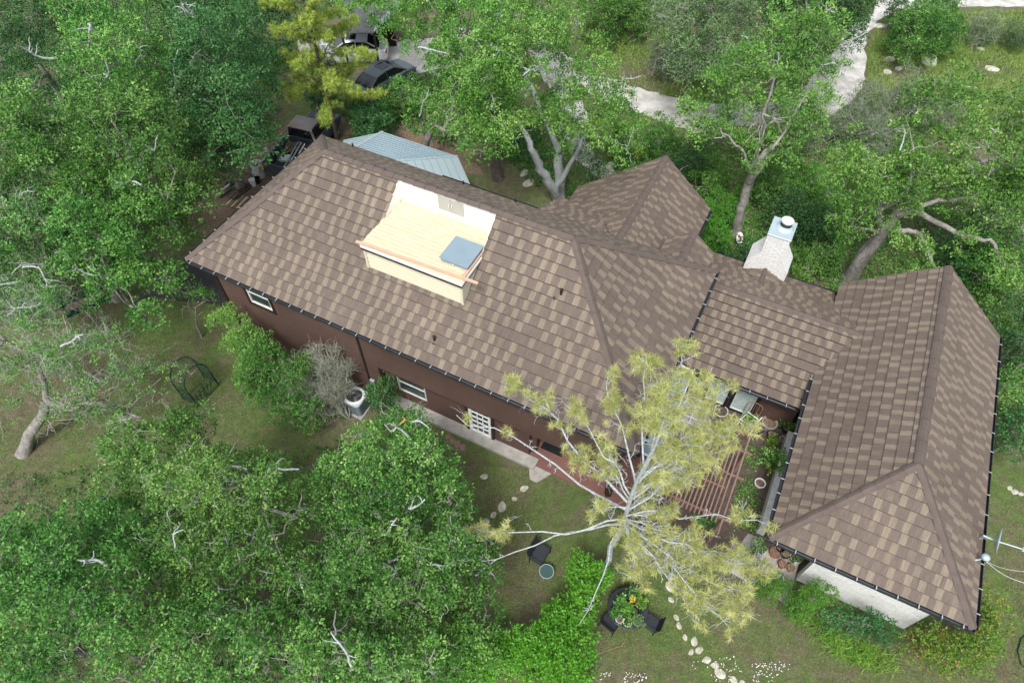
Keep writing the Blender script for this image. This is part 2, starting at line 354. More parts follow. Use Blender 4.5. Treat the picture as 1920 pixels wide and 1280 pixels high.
# ------------------------------------------------------------------ HOUSE
PITCH = math.tan(R(39.7)); EZ = 5.10; HL = 18.68; HW = 8.75; RZ = EZ + HW / 2 * PITCH
house = empty('house', H(0, 0, 0), math.atan2(-UU.y, -UU.x), 'large brown stucco house with joined hipped roofs and an unfinished roof deck', 'house')
CR = .365
def clip(poly, axis, val, keep_less):
    out = []; n = len(poly)
    for i in range(n):
        p, q = poly[i], poly[(i + 1) % n]
        ip = (p[axis] <= val) if keep_less else (p[axis] >= val); iq = (q[axis] <= val) if keep_less else (q[axis] >= val)
        if ip: out.append(p)
        if ip != iq:
            t = (val - p[axis]) / (q[axis] - p[axis]); out.append((p[0] + (q[0] - p[0]) * t, p[1] + (q[1] - p[1]) * t))
    return out
def roof(name, polys, eave, origin=None, label=None, parent=house, seed=0):
    """real courses of overlapping tiles on one roof plane; polys = convex world polygons on that plane"""
    rr = random.Random(seed + hash(name) % 7 if False else seed)
    P0 = polys[0]; nrm = None
    a, b_, c = [Vector(p) for p in P0[:3]]; nrm = (b_ - a).cross(c - a).normalized()
    if nrm.z < 0: nrm = -nrm
    e = Vector(eave).normalized(); s = nrm.cross(e).normalized()
    if s.z < 0: s = -s
    o = Vector(origin) if origin is not None else min((Vector(p) for P in polys for p in P), key=lambda p: p.z)
    mb = MB(); TW = 1.28; nose = []
    offs = {}
    for P in polys:
        L = [((Vector(p) - o).dot(e), (Vector(p) - o).dot(s)) for p in P]
        b0 = min(q[1] for q in L); b1 = max(q[1] for q in L)
        # solid underlay
        mb.face([Vector(p) - nrm * .05 for p in P])
        for k in range(int(math.floor(b0 / CR)) , int(math.floor(b1 / CR)) + 1):
            band = clip(clip(L, 1, k * CR, False), 1, (k + 1) * CR, True)
            if len(band) < 3: continue
            sh = (k * .47) % TW; a0 = min(q[0] for q in band); a1 = max(q[0] for q in band)
            for j in range(int(math.floor((a0 - sh) / TW)), int(math.floor((a1 - sh) / TW)) + 1):
                key = (k, j)
                if key not in offs: offs[key] = (rr.uniform(.052, .060), rr.uniform(-.003, .003), rr.uniform(-.014, .014))
                hh, d1, wv = offs[key]
                for sub in range(2):
                    x0 = sh + j * TW + sub * TW / 2; x1 = x0 + TW / 2
                    cell = clip(clip(band, 0, x0, False), 0, x1, True)
                    if len(cell) < 3: continue
                    def P3(q, drop=0.):
                        t = (q[1] - k * CR) / CR
                        tt = (q[0] - (sh + j * TW)) / TW
                        h = hh * (1 - t) + .004 * t + d1 * (tt - .5)
                        yb = q[1] - (1 - t) * (.010 + wv * math.sin(tt * 6.28))
                        return o + e * q[0] + s * yb + nrm * (h if not drop else -.02)
                    pts = [P3(q) for q in cell]; uvs = [(q[0], k + max(.001, min(.999, (q[1] - k * CR) / CR))) for q in cell]
                    mb.face(pts, uvs)
                    n = len(cell)
                    for i in range(n):
                        p, q = cell[i], cell[(i + 1) % n]
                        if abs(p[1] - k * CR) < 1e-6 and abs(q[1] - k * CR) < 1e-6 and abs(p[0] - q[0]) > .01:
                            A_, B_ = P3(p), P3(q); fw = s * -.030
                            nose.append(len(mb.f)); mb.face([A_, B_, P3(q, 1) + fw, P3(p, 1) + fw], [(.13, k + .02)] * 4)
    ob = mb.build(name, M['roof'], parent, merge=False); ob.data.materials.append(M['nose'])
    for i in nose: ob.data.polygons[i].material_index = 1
    if label: ob['label'] = label
    return ob
def cap_line(name, pts, parent, w_=.15, seg=.42, h=.07, sd=1):
    """ridge or hip of short folded cap tiles, each lapping the next"""
    rr = random.Random(sd); mb = MB()
    for a, b_ in zip(pts[:-1], pts[1:]):
        a, b_ = Vector(a), Vector(b_); L = (b_ - a).length; n = max(1, int(L / seg)); d = (b_ - a).normalized()
        side = d.cross(Vector((0, 0, 1))).normalized(); up = side.cross(d)
        for i in range(n):
            p = a + d * (L * i / n - .02); q = a + d * (L * (i + 1) / n)
            j = rr.uniform(-.008, .008); u0 = up * (h * .55 + .03); u1 = up * (h * .55 + .008)
            prof = [(-w_, -h), (-w_ * .55, -h * .25), (0, h * .35), (w_ * .55, -h * .25), (w_, -h)]
            A = [p + side * (x + j) + up * y + u0 for x, y in prof]; B = [q + side * (x + j) + up * y + u1 for x, y in prof]
            for k in range(4): mb.face([A[k], A[k + 1], B[k + 1], B[k]])
            mb.face([A[0], A[0] - up * .03, A[2] - up * .05, A[2], A[1]]); mb.face([A[2], A[2] - up * .05, A[4] - up * .03, A[4], A[3]])
    return mb.build(name, M['cap'], parent, merge=False)
# --- main roof, front slope round the deck notch
DU0, DU1, DV0, DV1 = 7.15, 11.05, 1.95, 4.31
def fz(v): return EZ + v * PITCH
def FS(u, v): return H(u, v, fz(v))
hv = HW / 2
o0 = FS(0, 0)
front = [[FS(0, 0), FS(DU0, 0), FS(DU0, hv), FS(hv, hv)],
         [FS(DU0, 0), FS(DU1, 0), FS(DU1, DV0), FS(DU0, DV0)],
         [FS(DU0, DV1), FS(DU1, DV1), FS(DU1, hv), FS(DU0, hv)],
         [FS(DU1, 0), FS(HL, 0), FS(HL - hv, hv), FS(DU1, hv)]]
r_main = roof('roof', front, UU, o0, 'wide front slope of the tallest roof, cut open for the deck', seed=1)
def BS(u, v): return H(u, v, EZ + (HW - v) * PITCH)
roof('roof', [[BS(0, HW), BS(hv, hv), BS(HL - hv, hv), BS(HL, HW)]], UU, BS(0, HW), 'narrow-looking rear slope behind the ridge', seed=2)
roof('roof', [[H(0, 0, EZ), H(hv, hv, RZ), H(0, HW, EZ)]], VV, None, 'triangular hip slope at the right end of the tallest roof', seed=3)
roof('roof', [[H(HL, 0, EZ), H(HL - hv, hv, RZ), H(HL, HW, EZ)]], VV, None, 'steeply foreshortened hip slope at the left end', seed=4)
cap_line('ridge_cap', [H(hv, hv, RZ), H(HL - hv, hv, RZ)], house, sd=1)
for q, a in enumerate(((0, 0, hv), (0, HW, hv), (HL, 0, HL - hv), (HL, HW, HL - hv))):
    cap_line('hip_cap', [H(a[0], a[1], EZ), H(a[2], hv, RZ)], house, sd=q + 2)
# --- right wing
WZ = 3.10; WU0, WU1 = -4.78, -10.84; WV0, WV1 = .22, 12.42
wh = (WU0 - WU1) / 2; wc = (WU0 + WU1) / 2; WRZ = WZ + wh * PITCH; WP = PITCH
CONZ, CONV0, CONV1, CP = 2.45, 6.02, 12.45, .46       # connector eaves and pitch
cvm = (CONV0 + CONV1) / 2; CRZ = CONZ + (cvm - CONV0) * CP
def WL(u, v): return H(u, v, WZ + (WU0 - u) * WP)
def WR_(u, v): return H(u, v, WZ + (u - WU1) * WP)
# valley start/peak on the wing's left slope
vs0 = CONV0 + (WZ - CONZ) / CP; vs1 = CONV1 - (WZ - CONZ) / CP; upk = WU0 - (CRZ - WZ) / WP
pk = (upk, cvm)
roof('roof', [[WL(WU0, WV0), WL(WU0, vs0), WL(*pk), WL(wc, WV0 + wh)],
              [WL(wc, WV0 + wh), WL(*pk), WL(wc, WV1)],
              [WL(*pk), WL(WU0, vs1), WL(WU0, WV1), WL(wc, WV1)]], VV, WL(WU0, WV0), 'inner slope of the right wing', seed=5)
roof('roof', [[WR_(WU1, WV0), WR_(wc, WV0 + wh), WR_(wc, WV1), WR_(WU1, WV1)]], VV, None, 'outer slope of the right wing', seed=6)
roof('roof', [[H(WU0, WV0, WZ), H(WU1, WV0, WZ), H(wc, WV0 + wh, WRZ)]], UU, H(WU1, WV0, WZ), 'triangular front hip of the right wing', seed=7)
cap_line('ridge_cap', [H(wc, WV0 + wh, WRZ), H(wc, WV1, WRZ)], house, .16, sd=9)
cap_line('hip_cap', [H(WU0, WV0, WZ), H(wc, WV0 + wh, WRZ)], house, .15, sd=10)
cap_line('hip_cap', [H(WU1, WV0, WZ), H(wc, WV0 + wh, WRZ)], house, .15, sd=11)
cap_line('rake_cap', [H(WU1, WV1, WZ), H(wc, WV1, WRZ)], house, .07, h=.04, sd=12)
cap_line('rake_cap', [H(WU0, WV1, WZ), H(wc, WV1, WRZ)], house, .07, h=.04, sd=13)
# --- connector
def CF(u, v): return H(u, v, CONZ + (v - CONV0) * CP)
def CB(u, v): return H(u, v, CONZ + (CONV1 - v) * CP)
cu = .55
roof('roof', [[CF(cu, CONV0), CF(WU0, CONV0), CF(WU0, vs0), CF(*pk), CF(cu, cvm)]], UU, CF(cu, CONV0), 'front slope of the low connecting wing', seed=8)
roof('roof', [[CB(cu, CONV1), CB(cu, cvm), CB(*pk), CB(WU0, vs1), CB(WU0, CONV1)]], UU, CB(cu, CONV1), 'rear slope of the low connecting wing', seed=9)
cap_line('ridge_cap', [H(cu, cvm, CRZ), H(upk, cvm, CRZ)], house, .14, sd=14)
cap_line('valley_cap', [H(WU0, vs0, WZ), H(upk, cvm, CRZ)], house, .16, h=.02, sd=15)
cap_line('valley_cap', [H(WU0, vs1, WZ), H(upk, cvm, CRZ)], house, .06, h=.02, sd=16)
# --- rear wing (gable to the back), its left slope runs down low
QZ = 5.50; QU = 3.90; QV = 14.0; qr = 1.45; qzr = QZ - (QU - qr) * .83; ql = 7.8; qzl = QZ - (ql - QU) * .82
qv0 = HW - (QZ - EZ) / PITCH
def QR(u, v): return H(u, v, QZ - (QU - u) * .83)
def QL(u, v): return H(u, v, QZ - (u - QU) * .82)
vE = HW
roof('roof', [[QR(QU, qv0), QR(QU, QV), QR(qr, QV), QR(qr, 10.5), QR(3.4, vE)]], VV, QR(qr, 10.5), 'right slope of the rear gabled wing', seed=10)
roof('roof', [[QL(QU, qv0), QL(4.4, vE), QL(ql, vE + 1.2), QL(ql, QV), QL(QU, QV)]], VV, QL(ql, vE), 'left slope of the rear gabled wing running down low', seed=11)
cap_line('ridge_cap', [H(QU, qv0, QZ), H(QU, QV, QZ)], house, .16, sd=17)
cap_line('rake_cap', [H(qr, QV, qzr), H(QU, QV, QZ)], house, .08, h=.04, sd=18)
cap_line('rake_cap', [H(ql, QV, qzl), H(QU, QV, QZ)], house, .08, h=.04, sd=19)
# --- shed continuing the rear slope down
SHV, SHZ = 11.0, 4.0; sp_ = (EZ - SHZ) / (SHV - HW)
def SH(u, v): return H(u, v, EZ - (v - HW) * sp_ + .01)
roof('roof', [[SH(7.62, HW - .05), SH(4.45, HW - .05), SH(5.55, SHV), SH(7.62, SHV)]], UU, SH(7.62, SHV), 'low pitched lean-to slope behind the main ridge', seed=12)
cap_line('rake_cap', [SH(7.62, HW), SH(7.62, SHV)], house, .07, h=.04, sd=20)
cap_line('valley_cap', [SH(4.5, HW), H(5.55, SHV, SHZ)], house, .12, h=.05, sd=21)
# --- small gable between main roof and connector
GZ = 5.47; GU = 1.36; gh = .95; GV = 10.0; gp = .80; gv0 = HW - (GZ - EZ) / PITCH
def GRf(u, v): return H(u, v, GZ - abs(u - GU) * gp)
roof('roof', [[GRf(GU, gv0), GRf(GU, GV), GRf(GU - gh, GV), GRf(GU - gh, HW + .2), GRf(GU - .45, HW)]], VV, GRf(GU - gh, HW), 'right slope of the small rear gable', seed=13)
roof('roof', [[GRf(GU, gv0), GRf(GU, GV), GRf(GU + gh, GV), GRf(GU + gh, HW + .2), GRf(GU + .45, HW)]], VV, GRf(GU + gh, HW), 'left slope of the small rear gable', seed=14)
cap_line('ridge_cap', [GRf(GU, gv0), GRf(GU, GV)], house, .16, sd=22)
cap_line('rake_cap', [GRf(GU - gh, GV), GRf(GU, GV)], house, .06, h=.04, sd=23)
cap_line('rake_cap', [GRf(GU + gh, GV), GRf(GU, GV)], house, .06, h=.04, sd=24)
# ------------------------------------------------------------------ walls
def wall(name, u0, v0, u1, v1, z0, z1, mat, openings=(), th=.22, inward=1, label=None, top=None):
    """wall along a line in the house frame, real thickness, openings = (s0, s1, z0, z1)"""
    a = Vector((u0, v0)); b_ = Vector((u1, v1)); L = (b_ - a).length; d = (b_ - a) / L; n = Vector((-d.y, d.x)) * inward * th
    ss = sorted({0., L} | {o[0] for o in openings} | {o[1] for o in openings}); zz = sorted({z0, z1} | {o[2] for o in openings} | {o[3] for o in openings})
    def W(s, z, k=0): p = a + d * s + n * k; return H(p.x, p.y, z)
    mb = MB()
    inside = lambda s, z: any(o[0] < s < o[1] and o[2] < z < o[3] for o in openings)
    for i in range(len(ss) - 1):
        for j in range(len(zz) - 1):
            sm, zm = (ss[i] + ss[i + 1]) / 2, (zz[j] + zz[j + 1]) / 2
            if inside(sm, zm): continue
            q = [(ss[i], zz[j]), (ss[i + 1], zz[j]), (ss[i + 1], zz[j + 1]), (ss[i], zz[j + 1])]
            for k in (0, 1): mb.face([W(*p, k) for p in q], [(p[0], p[1]) for p in q])
    for o in list(openings) + [(0, L, z0, z1)]:
        s0_, s1_, a0, a1 = o; q = [(s0_, a0), (s1_, a0), (s1_, a1), (s0_, a1)]
        for i in range(4):
            p, r_ = q[i], q[(i + 1) % 4]; mb.face([W(*p), W(*r_), W(*r_, 1), W(*p, 1)], [(0, 0), (.2, 0), (.2, 1), (0, 1)])
    ob = mb.build(name, mat, house, merge=False)
    if label: ob['label'] = label
    return ob
IN = .5
# main block: upper storey overhangs a recessed lower storey on the right part of the front
wall('wall', HL - IN, IN, 10.62, IN, 0, 5.06, M['stucco'], [(HL - IN - 16.67, HL - IN - 15.52, 3.05, 4.35)], inward=-1, label='smooth brown stucco front wall with one upper window')
wall('wall', 10.618, IN, IN, IN, 2.28, 5.06, M['stucco'], inward=-1, label='overhanging upper part of the brown front wall')
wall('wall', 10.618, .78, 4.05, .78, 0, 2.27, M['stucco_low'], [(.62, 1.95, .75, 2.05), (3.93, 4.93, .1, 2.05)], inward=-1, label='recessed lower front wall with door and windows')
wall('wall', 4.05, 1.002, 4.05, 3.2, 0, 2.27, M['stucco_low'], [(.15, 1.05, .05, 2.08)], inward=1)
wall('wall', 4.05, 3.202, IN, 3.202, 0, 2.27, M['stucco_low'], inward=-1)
wall('wall', IN, IN + .221, IN, 3.2, 2.281, 5.06, M['stucco'], inward=-1)
wall('wall', IN, 3.2, IN, HW - IN, 0, 5.06, M['stucco'], inward=-1)
mb = MB(); mb.bar(H(.62, .66, 0), H(.62, .66, 2.25), .22, .22); mb.build('porch_post', M['trim_dark'], house)
wall('wall', HL - IN, IN + .221, HL - IN, HW - IN, 0, 5.06, M['stucco'], inward=1)
wall('wall', HL - IN - .221, HW - IN, IN + .221, HW - IN, 0, 5.06, M['stucco'], inward=1)
mb = MB(); mb.prism([H(u, v)[:2] for u, v in ((.05, .06), (HL - .05, .06), (HL - .05, HW - .06), (.05, HW - .06))], 4.985, 5.02); mb.build('soffit', M['trim_dark'], house)
mb = MB()
mb.bar(H(10.62, .64, 2.262), H(4.3, .64, 2.262), .30, .03); mb.prism([H(u, v)[:2] for u, v in ((4.04, .52), (4.04, 3.19), (.52, 3.19), (.52, .52))], 2.285, 2.31); mb.build('overhang_soffit', M['trim_dark'], house)
mb = MB(); mb.prism([H(u, v)[:2] for u, v in ((10.3, .30), (3.6, .30), (3.6, .775), (10.3, .775))], 0, .14); mb.build('foundation_ledge', M['concrete'], house)
mb = MB(); mb.bar(H(11.25, .47, 0), H(11.25, .47, 5.0), .07, .07); mb.build('downspout', M['trim_dark'], house)
mb = MB(); mb.bar(H(HL - IN + .02, .47, 0), H(HL - IN + .02, .47, 5.0), .09, .09); mb.build('downspout', M['trim_dark'], house)
# wing walls
wi = .40
wall('wall', -6.55, WV0 + wi + .08, -10.2, WV0 + wi + .08, 0, 3.02, M['stone'], inward=-1, label='whitewashed stone front wall of the right wing')
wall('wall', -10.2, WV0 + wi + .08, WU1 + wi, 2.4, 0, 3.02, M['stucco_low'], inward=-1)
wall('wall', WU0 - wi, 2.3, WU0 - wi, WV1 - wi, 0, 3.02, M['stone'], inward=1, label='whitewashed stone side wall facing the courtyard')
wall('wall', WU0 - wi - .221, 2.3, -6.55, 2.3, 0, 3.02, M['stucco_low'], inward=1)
wall('wall', -6.55 - .001, WV0 + wi + .302, -6.55 - .001, 2.3, 0, 3.02, M['trim_dark'], inward=1)
wall('wall', WU1 + wi, 2.4, WU1 + wi, WV1 - wi, 0, 3.02, M['stone'], inward=-1)
wall('wall', WU0 - wi - .221, WV1 - wi, WU1 + wi + .221, WV1 - wi, 0, 3.02, M['stone'], inward=1)
def gable(name, u0, u1, v, z0, uc, zc, mat, z00=None):
    mb = MB()
    pts = [H(u0, v, z0), H(u1, v, z00 if z00 is not None else z0), H(uc, v, zc)]
    p2 = [p - VV * .15 for p in pts]; mb.face(pts); mb.face(p2[::-1])
    for i in range(3): mb.face([pts[i], pts[(i + 1) % 3], p2[(i + 1) % 3], p2[i]])
    return mb.build(name, mat, house)
gable('gable_wall', WU0 - .45, WU1 + .45, WV1 - .35, 3.04, wc, WRZ - .12, M['stucco'])
gable('gable_wall', qr + .1, ql - .2, QV - .3, qzr - .05, QU, QZ - .15, M['stucco'], qzl)
gable('gable_wall', GU - gh + .05, GU + gh - .05, GV - .2, GZ - gh * gp - .05, GU, GZ - .1, M['stucco'])
for (a, b_, c, d, z) in ((2.0, 9., 2.0, QV - .5, qzr - .1), (2.2, QV - .5, ql - .3, QV - .5, qzl - .1), (ql - .3, QV - .5, ql - .3, 10., qzl - .1), (.62, HW, .62, GV - .3, 4.6), (7.4, HW - .3, 7.4, SHV - .3, 3.8), (7.4, SHV - .3, 2.4, SHV - .3, 3.8)):
    wall('wall', a, b_, c, d, 0, z, M['stucco'])
mb = MB(); mb.prism([H(u, v)[:2] for u, v in ((WU0 - .05, WV0 + .05), (WU1 + .05, WV0 + .05), (WU1 + .05, WV1 - .05), (WU0 - .05, WV1 - .05))], 2.985, 3.01); mb.build('soffit', M['trim_dark'], house)
mb = MB(); mb.prism([H(u, v)[:2] for u, v in ((.45, CONV0 + .08), (WU0 + .02, CONV0 + .08), (WU0 + .02, CONV1 - .05), (.45, CONV1 - .05))], 2.36, 2.38); mb.build('soffit', M['trim_dark'], house)
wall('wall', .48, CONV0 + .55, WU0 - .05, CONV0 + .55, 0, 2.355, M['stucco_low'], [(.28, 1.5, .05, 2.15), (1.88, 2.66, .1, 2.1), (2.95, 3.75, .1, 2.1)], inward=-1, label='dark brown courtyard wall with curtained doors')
wall('wall', .48, CONV1 - .5, WU0 - .4, CONV1 - .5, 0, 2.355, M['stone'], inward=1)
# ------------------------------------------------------------------ gutters
def gutter(a, b_, out, n_strap, label=None, name='gutter', straps=True):
    """U channel hung on the eave; out = outward horizontal direction; each strap a sub-part"""
    a, b_ = Vector(a), Vector(b_); out = Vector(out).normalized(); d = (b_ - a).normalized(); mb = MB()
    prof = [(.02, .01), (.02, -.09), (.06, -.12), (.11, -.12), (.145, -.08), (.150, .015), (.138, .015), (.132, -.07), (.105, -.105), (.065, -.105), (.032, -.08), (.032, .01)]
    A = [a + out * x + Vector((0, 0, z)) for x, z in prof]; B = [b_ + out * x + Vector((0, 0, z)) for x, z in prof]; n = len(prof)
    for i in range(n): mb.face([A[i], B[i], B[(i + 1) % n], A[(i + 1) % n]])
    mb.face([A[i] for i in (0, 1, 2, 3, 4, 5)]); mb.face([B[i] for i in (0, 1, 2, 3, 4, 5)])
    g = mb.build(name, M['gutter'], house)
    if label: g['label'] = label
    if straps:
        for k in range(n_strap):
            p = a.lerp(b_, (k + .5 + rng.uniform(-.06, .06)) / n_strap)
            m2 = MB(); m2.bar(p + out * .005 + Vector((0, 0, .024)), p + out * .158 + Vector((0, 0, .024)), .026, .008)
            m2.bar(p + out * .155 + Vector((0, 0, .024)), p + out * .155 + Vector((0, 0, -.03)), .026, .006)
            m2.build('gutter_strap', M['strap'], g)
    return g
gutter(H(HL + .05, 0, EZ - .01), H(-.05, 0, EZ - .01), -VV, 31, 'long front gutter under the tallest roof')
gutter(H(0, -.05, EZ - .01), H(0, HW, EZ - .01), -UU, 12, 'gutter on the right edge of the tallest roof')
gutter(H(HL, HW, EZ - .01), H(HL, -.05, EZ - .01), UU, 12, 'gutter on the left edge of the tallest roof')
gutter(H(12.3, HW, EZ - .01), H(7.7, HW, EZ - .01), VV, 0, 'rear gutter of the tallest roof')
gutter(H(WU0, WV0, WZ - .01), H(WU0, vs0 - .1, WZ - .01), UU, 11, 'gutter over the courtyard on the right wing')
gutter(H(WU1, WV0, WZ - .01), H(WU1, WV1, WZ - .01), -UU, 14, 'outer gutter of the right wing')
gutter(H(WU0 + .05, WV0, WZ - .01), H(WU1 - .05, WV0, WZ - .01), -VV, 10, 'front gutter of the right wing over the stone wall')
gutter(H(.42, CONV0, CONZ - .01), H(WU0 + .18, CONV0, CONZ - .01), -VV, 7, 'courtyard gutter of the connecting wing')
gutter(H(.3, CONV1, CONZ - .01), H(-.8, CONV1, CONZ - .01), VV, 0, straps=False)
gutter(H(-2.7, CONV1, CONZ - .01), H(WU0 - .1, CONV1, CONZ - .01), VV, 0, straps=False)
gutter(H(qr, 10.2, qzr - .01), H(qr, QV - .1, qzr - .01), -UU, 3, 'short gutter on the rear wing')
# ------------------------------------------------------------------ windows and doors
def win(name, s_dir, origin, w_, z0, z1, out, nx, ny, fr=.07, mat='white', glass='glass', trim=None, depth_=.1, label=None, curtain=False):
    """framed window: origin = house-frame point of its left lower corner; frame > pane"""
    s_dir = Vector(s_dir).normalized(); out = Vector(out).normalized(); o = Vector(origin); Z = Vector((0, 0, 1))
    def pt(s, z, k): return o + s_dir * s + Z * z + out * k
    h = z1 - z0; mb = MB()
    def b3(s0, s1, a0, a1, k0, k1):
        P = [pt(s, z, k) for k in (k0, k1) for s, z in ((s0, a0), (s1, a0), (s1, a1), (s0, a1))]
        for q in ((0, 3, 2, 1), (4, 5, 6, 7), (0, 1, 5, 4), (1, 2, 6, 5), (2, 3, 7, 6), (3, 0, 4, 7)): mb.face([P[i] for i in q])
    b3(0, w_, 0, fr, -.07, 0); b3(0, w_, h - fr, h, -.07, 0); b3(0, fr, fr, h - fr, -.07, 0); b3(w_ - fr, w_, fr, h - fr, -.07, 0)
    for i in range(1, nx): x = fr + (w_ - 2 * fr) * i / nx; b3(x - .018, x + .018, fr, h - fr, -.06, -.008)
    for j in range(1, ny): y = fr + (h - 2 * fr) * j / ny; b3(fr, w_ - fr, y - .018, y + .018, -.062, -.011)
    f = mb.build(name, M[mat], house)
    if label: f['label'] = label
    m2 = MB(); m2.face([pt(s, z, -.045) for s, z in ((fr * .5, fr * .5), (w_ - fr * .5, fr * .5), (w_ - fr * .5, h - fr * .5), (fr * .5, h - fr * .5))]); m2.build('pane', M[glass], f)
    if trim:
        m3 = MB(); t = .13
        for s0, s1, a0, a1 in ((-t, w_ + t, -t, -.004), (-t, w_ + t, h + .004, h + t), (-t, -.004, -.004, h + .004), (w_ + .004, w_ + t, -.004, h + .004)):
            P = [pt(s, z, k) for k in (-.05, .035) for s, z in ((s0, a0), (s1, a0), (s1, a1), (s0, a1))]
            for q in ((0, 3, 2, 1), (4, 5, 6, 7), (0, 1, 5, 4), (1, 2, 6, 5), (2, 3, 7, 6), (3, 0, 4, 7)): m3.face([P[i] for i in q])
        m3.build('trim', M[trim], f)
    return f
win('window', -UU, H(16.67, IN - .0, 3.05), 1.15, 3.05, 4.35, -VV, 1, 2, .07, 'white', 'glass', 'trim_dark', label='white upper window near the left corner')
win('window', -UU, H(9.998, .76, .75), 1.33, .75, 2.05, -VV, 1, 2, .05, 'white_dirty', 'glass', label='wide lower window in the recess')
win('french_door', -UU, H(6.688, .74, .1), 1.0, .1, 2.05, -VV, 3, 5, .13, 'white', 'glass', 'trim_dark', label='white door of fifteen small panes')
win('door', VV, H(4.02, 1.152, .05), .90, .05, 2.08, -UU, 1, 1, .06, 'white_dirty', 'glass', label='dark glazed door opening onto the red slab')
for s0, ww in ((1.88, .78), (2.95, .80)):
    win('door', -UU, H(.48 - s0, CONV0 + .53, .1), ww, .1, 2.1, -VV, 1, 1, .03, 'white_dirty', 'curtain', 'black', label='curtained courtyard door')
win('window', -UU, H(.48 - .28, CONV0 + .53, .05), 1.22, .05, 2.15, -VV, 2, 1, .08, 'black', 'glass', 'black', label='dark courtyard window')
# ------------------------------------------------------------------ roof deck in its notch
DZ = 7.78
deck = MB()
nb = 15; bw = (DV1 - 1.72) / nb
for k in range(nb):
    v0 = 1.72 + k * bw; e0 = DU0 - .02 + (rng.uniform(-.02, .02) if v0 < 3.2 else .03); e1 = DU1 + .05 - (.06 if v0 > 3.2 else 0) + rng.uniform(-.02, .02)
    P = [H(e0, v0 + .008, 0), H(e1, v0 + .008, 0), H(e1, v0 + bw - .008, 0), H(e0, v0 + bw - .008, 0)]
    deck.prism([p[:2] for p in P], DZ - .04, DZ + rng.uniform(-.003, .003))
rd = deck.build('roof_deck', M['plank'], house); rd['label'] = 'unfinished roof deck of fresh pine boards'
mb = MB()   # rear and side walls of the notch, white membrane
zt = fz(DV1) + .03
def quad(mb, pts, t): # thin solid slab
    n = (pts[1] - pts[0]).cross(pts[2] - pts[0]).normalized() * t; b_ = [p + n for p in pts]; mb.face(pts); mb.face(b_[::-1])
    for i in range(len(pts)): mb.face([pts[i], pts[(i + 1) % len(pts)], b_[(i + 1) % len(pts)], b_[i]])
quad(mb, [H(DU0, DV1, DZ - .3), H(DU1, DV1, DZ - .3), H(DU1, DV1, zt), H(DU0, DV1, zt)], .04)
vm_ = (DZ - EZ) / PITCH
for uu in (DU0, DU1):
    quad(mb, [H(uu, DV1, DZ - .3), H(uu, vm_ - .35, DZ - .3), H(uu, vm_ + .02, DZ + .03), H(uu, DV1, zt)], .02)
mb.build('back_wall', M['wrap'], rd)
mb = MB()
def box_uvz(mb, u0, u1, v0, v1, z0, z1):
    P = [H(u, v, z) for z in (z0, z1) for u, v in ((u0, v0), (u1, v0), (u1, v1), (u0, v1))]
    for q in ((0, 3, 2, 1), (4, 5, 6, 7), (0, 1, 5, 4), (1, 2, 6, 5), (2, 3, 7, 6), (3, 0, 4, 7)): mb.face([P[i] for i in q])
# cheeks (triangular) and lapped front siding
zb = fz(1.84)
for k in range(6):
    z0 = zb - .05 + k * .19; z1 = min(z0 + .195, DZ - .24)
    if z1 > z0: quad(mb, [H(DU0 + .03, 1.80, z0), H(DU1 - .03, 1.80, z0), H(DU1 - .03, 1.845, z1), H(DU0 + .03, 1.845, z1)], -.02)
for uu in (DU0 + .02, DU1 - .02):
    quad(mb, [H(uu, 1.83, zb - .05), H(uu, vm_ - .1, DZ - .2), H(uu, 1.83, DZ - .2)], .03)
mb.build('siding', M['yellow_siding'], rd)
mb = MB(); box_uvz(mb, DU0 - .02, DU0 + .07, 1.76, 1.83, zb - .06, DZ - .2); box_uvz(mb, DU1 - .07, DU1 + .02, 1.76, 1.83, zb - .06, DZ - .2); mb.build('corner_trim', M['yellow_siding'], rd)
mb = MB(); box_uvz(mb, DU0 - .06, DU1 + .06, 1.70, 1.795, DZ - .145, DZ - .05); box_uvz(mb, DU0 - .06, DU0 + .03, 1.80, 3.15, DZ - .145, DZ - .05); mb.build('fascia', M['white'], rd)
mb = MB(); box_uvz(mb, DU0 - .05, DU1 + .05, 1.69, 1.80, DZ - .225, DZ - .147); box_uvz(mb, DU0 - .05, DU0 + .03, 1.80, 3.05, DZ - .225, DZ - .147); mb.build('flashing', M['trim_dark'], rd)
mb = MB(); box_uvz(mb, DU0 - .03, DU0 + .10, 1.90, 3.2, DZ + .004, DZ + .05); mb.build('edge_board', M['newwood'], rd)
# access panel: two leaves with pulls
for k, (a, b_) in enumerate(((8.45, 8.955), (8.965, 9.47))):
    mb = MB(); box_uvz(mb, a, b_, DV1 - .03, DV1 + .002, DZ + .22, DZ + .80); p = mb.build('access_panel', M['grey_panel'], rd)
    m2 = MB(); uu = 8.90 if k == 0 else 9.02
    m2.tube([H(uu, DV1 - .03, DZ + .45), H(uu, DV1 - .07, DZ + .46), H(uu, DV1 - .07, DZ + .58), H(uu, DV1 - .03, DZ + .59)], .012, 6); m2.build('handle', M['white'], p)
mb = MB(); box_uvz(mb, 7.22, 8.22, 2.28, 3.36, DZ + .02, DZ + .17); hm = mb.build('hatch', M['hatch'], rd, bevel=.008); hm['label'] = 'flat blue-grey metal hatch on the deck boards'
mb = MB(); box_uvz(mb, 7.17, 8.27, 2.24, 3.40, DZ + .165, DZ + .19); mb.build('hatch_lid', M['hatch'], hm, bevel=.008)
mb = MB(); box_uvz(mb, 7.70, 7.73, 2.22, 2.24, DZ + .06, DZ + .13); mb.build('latch', M['white'], hm)
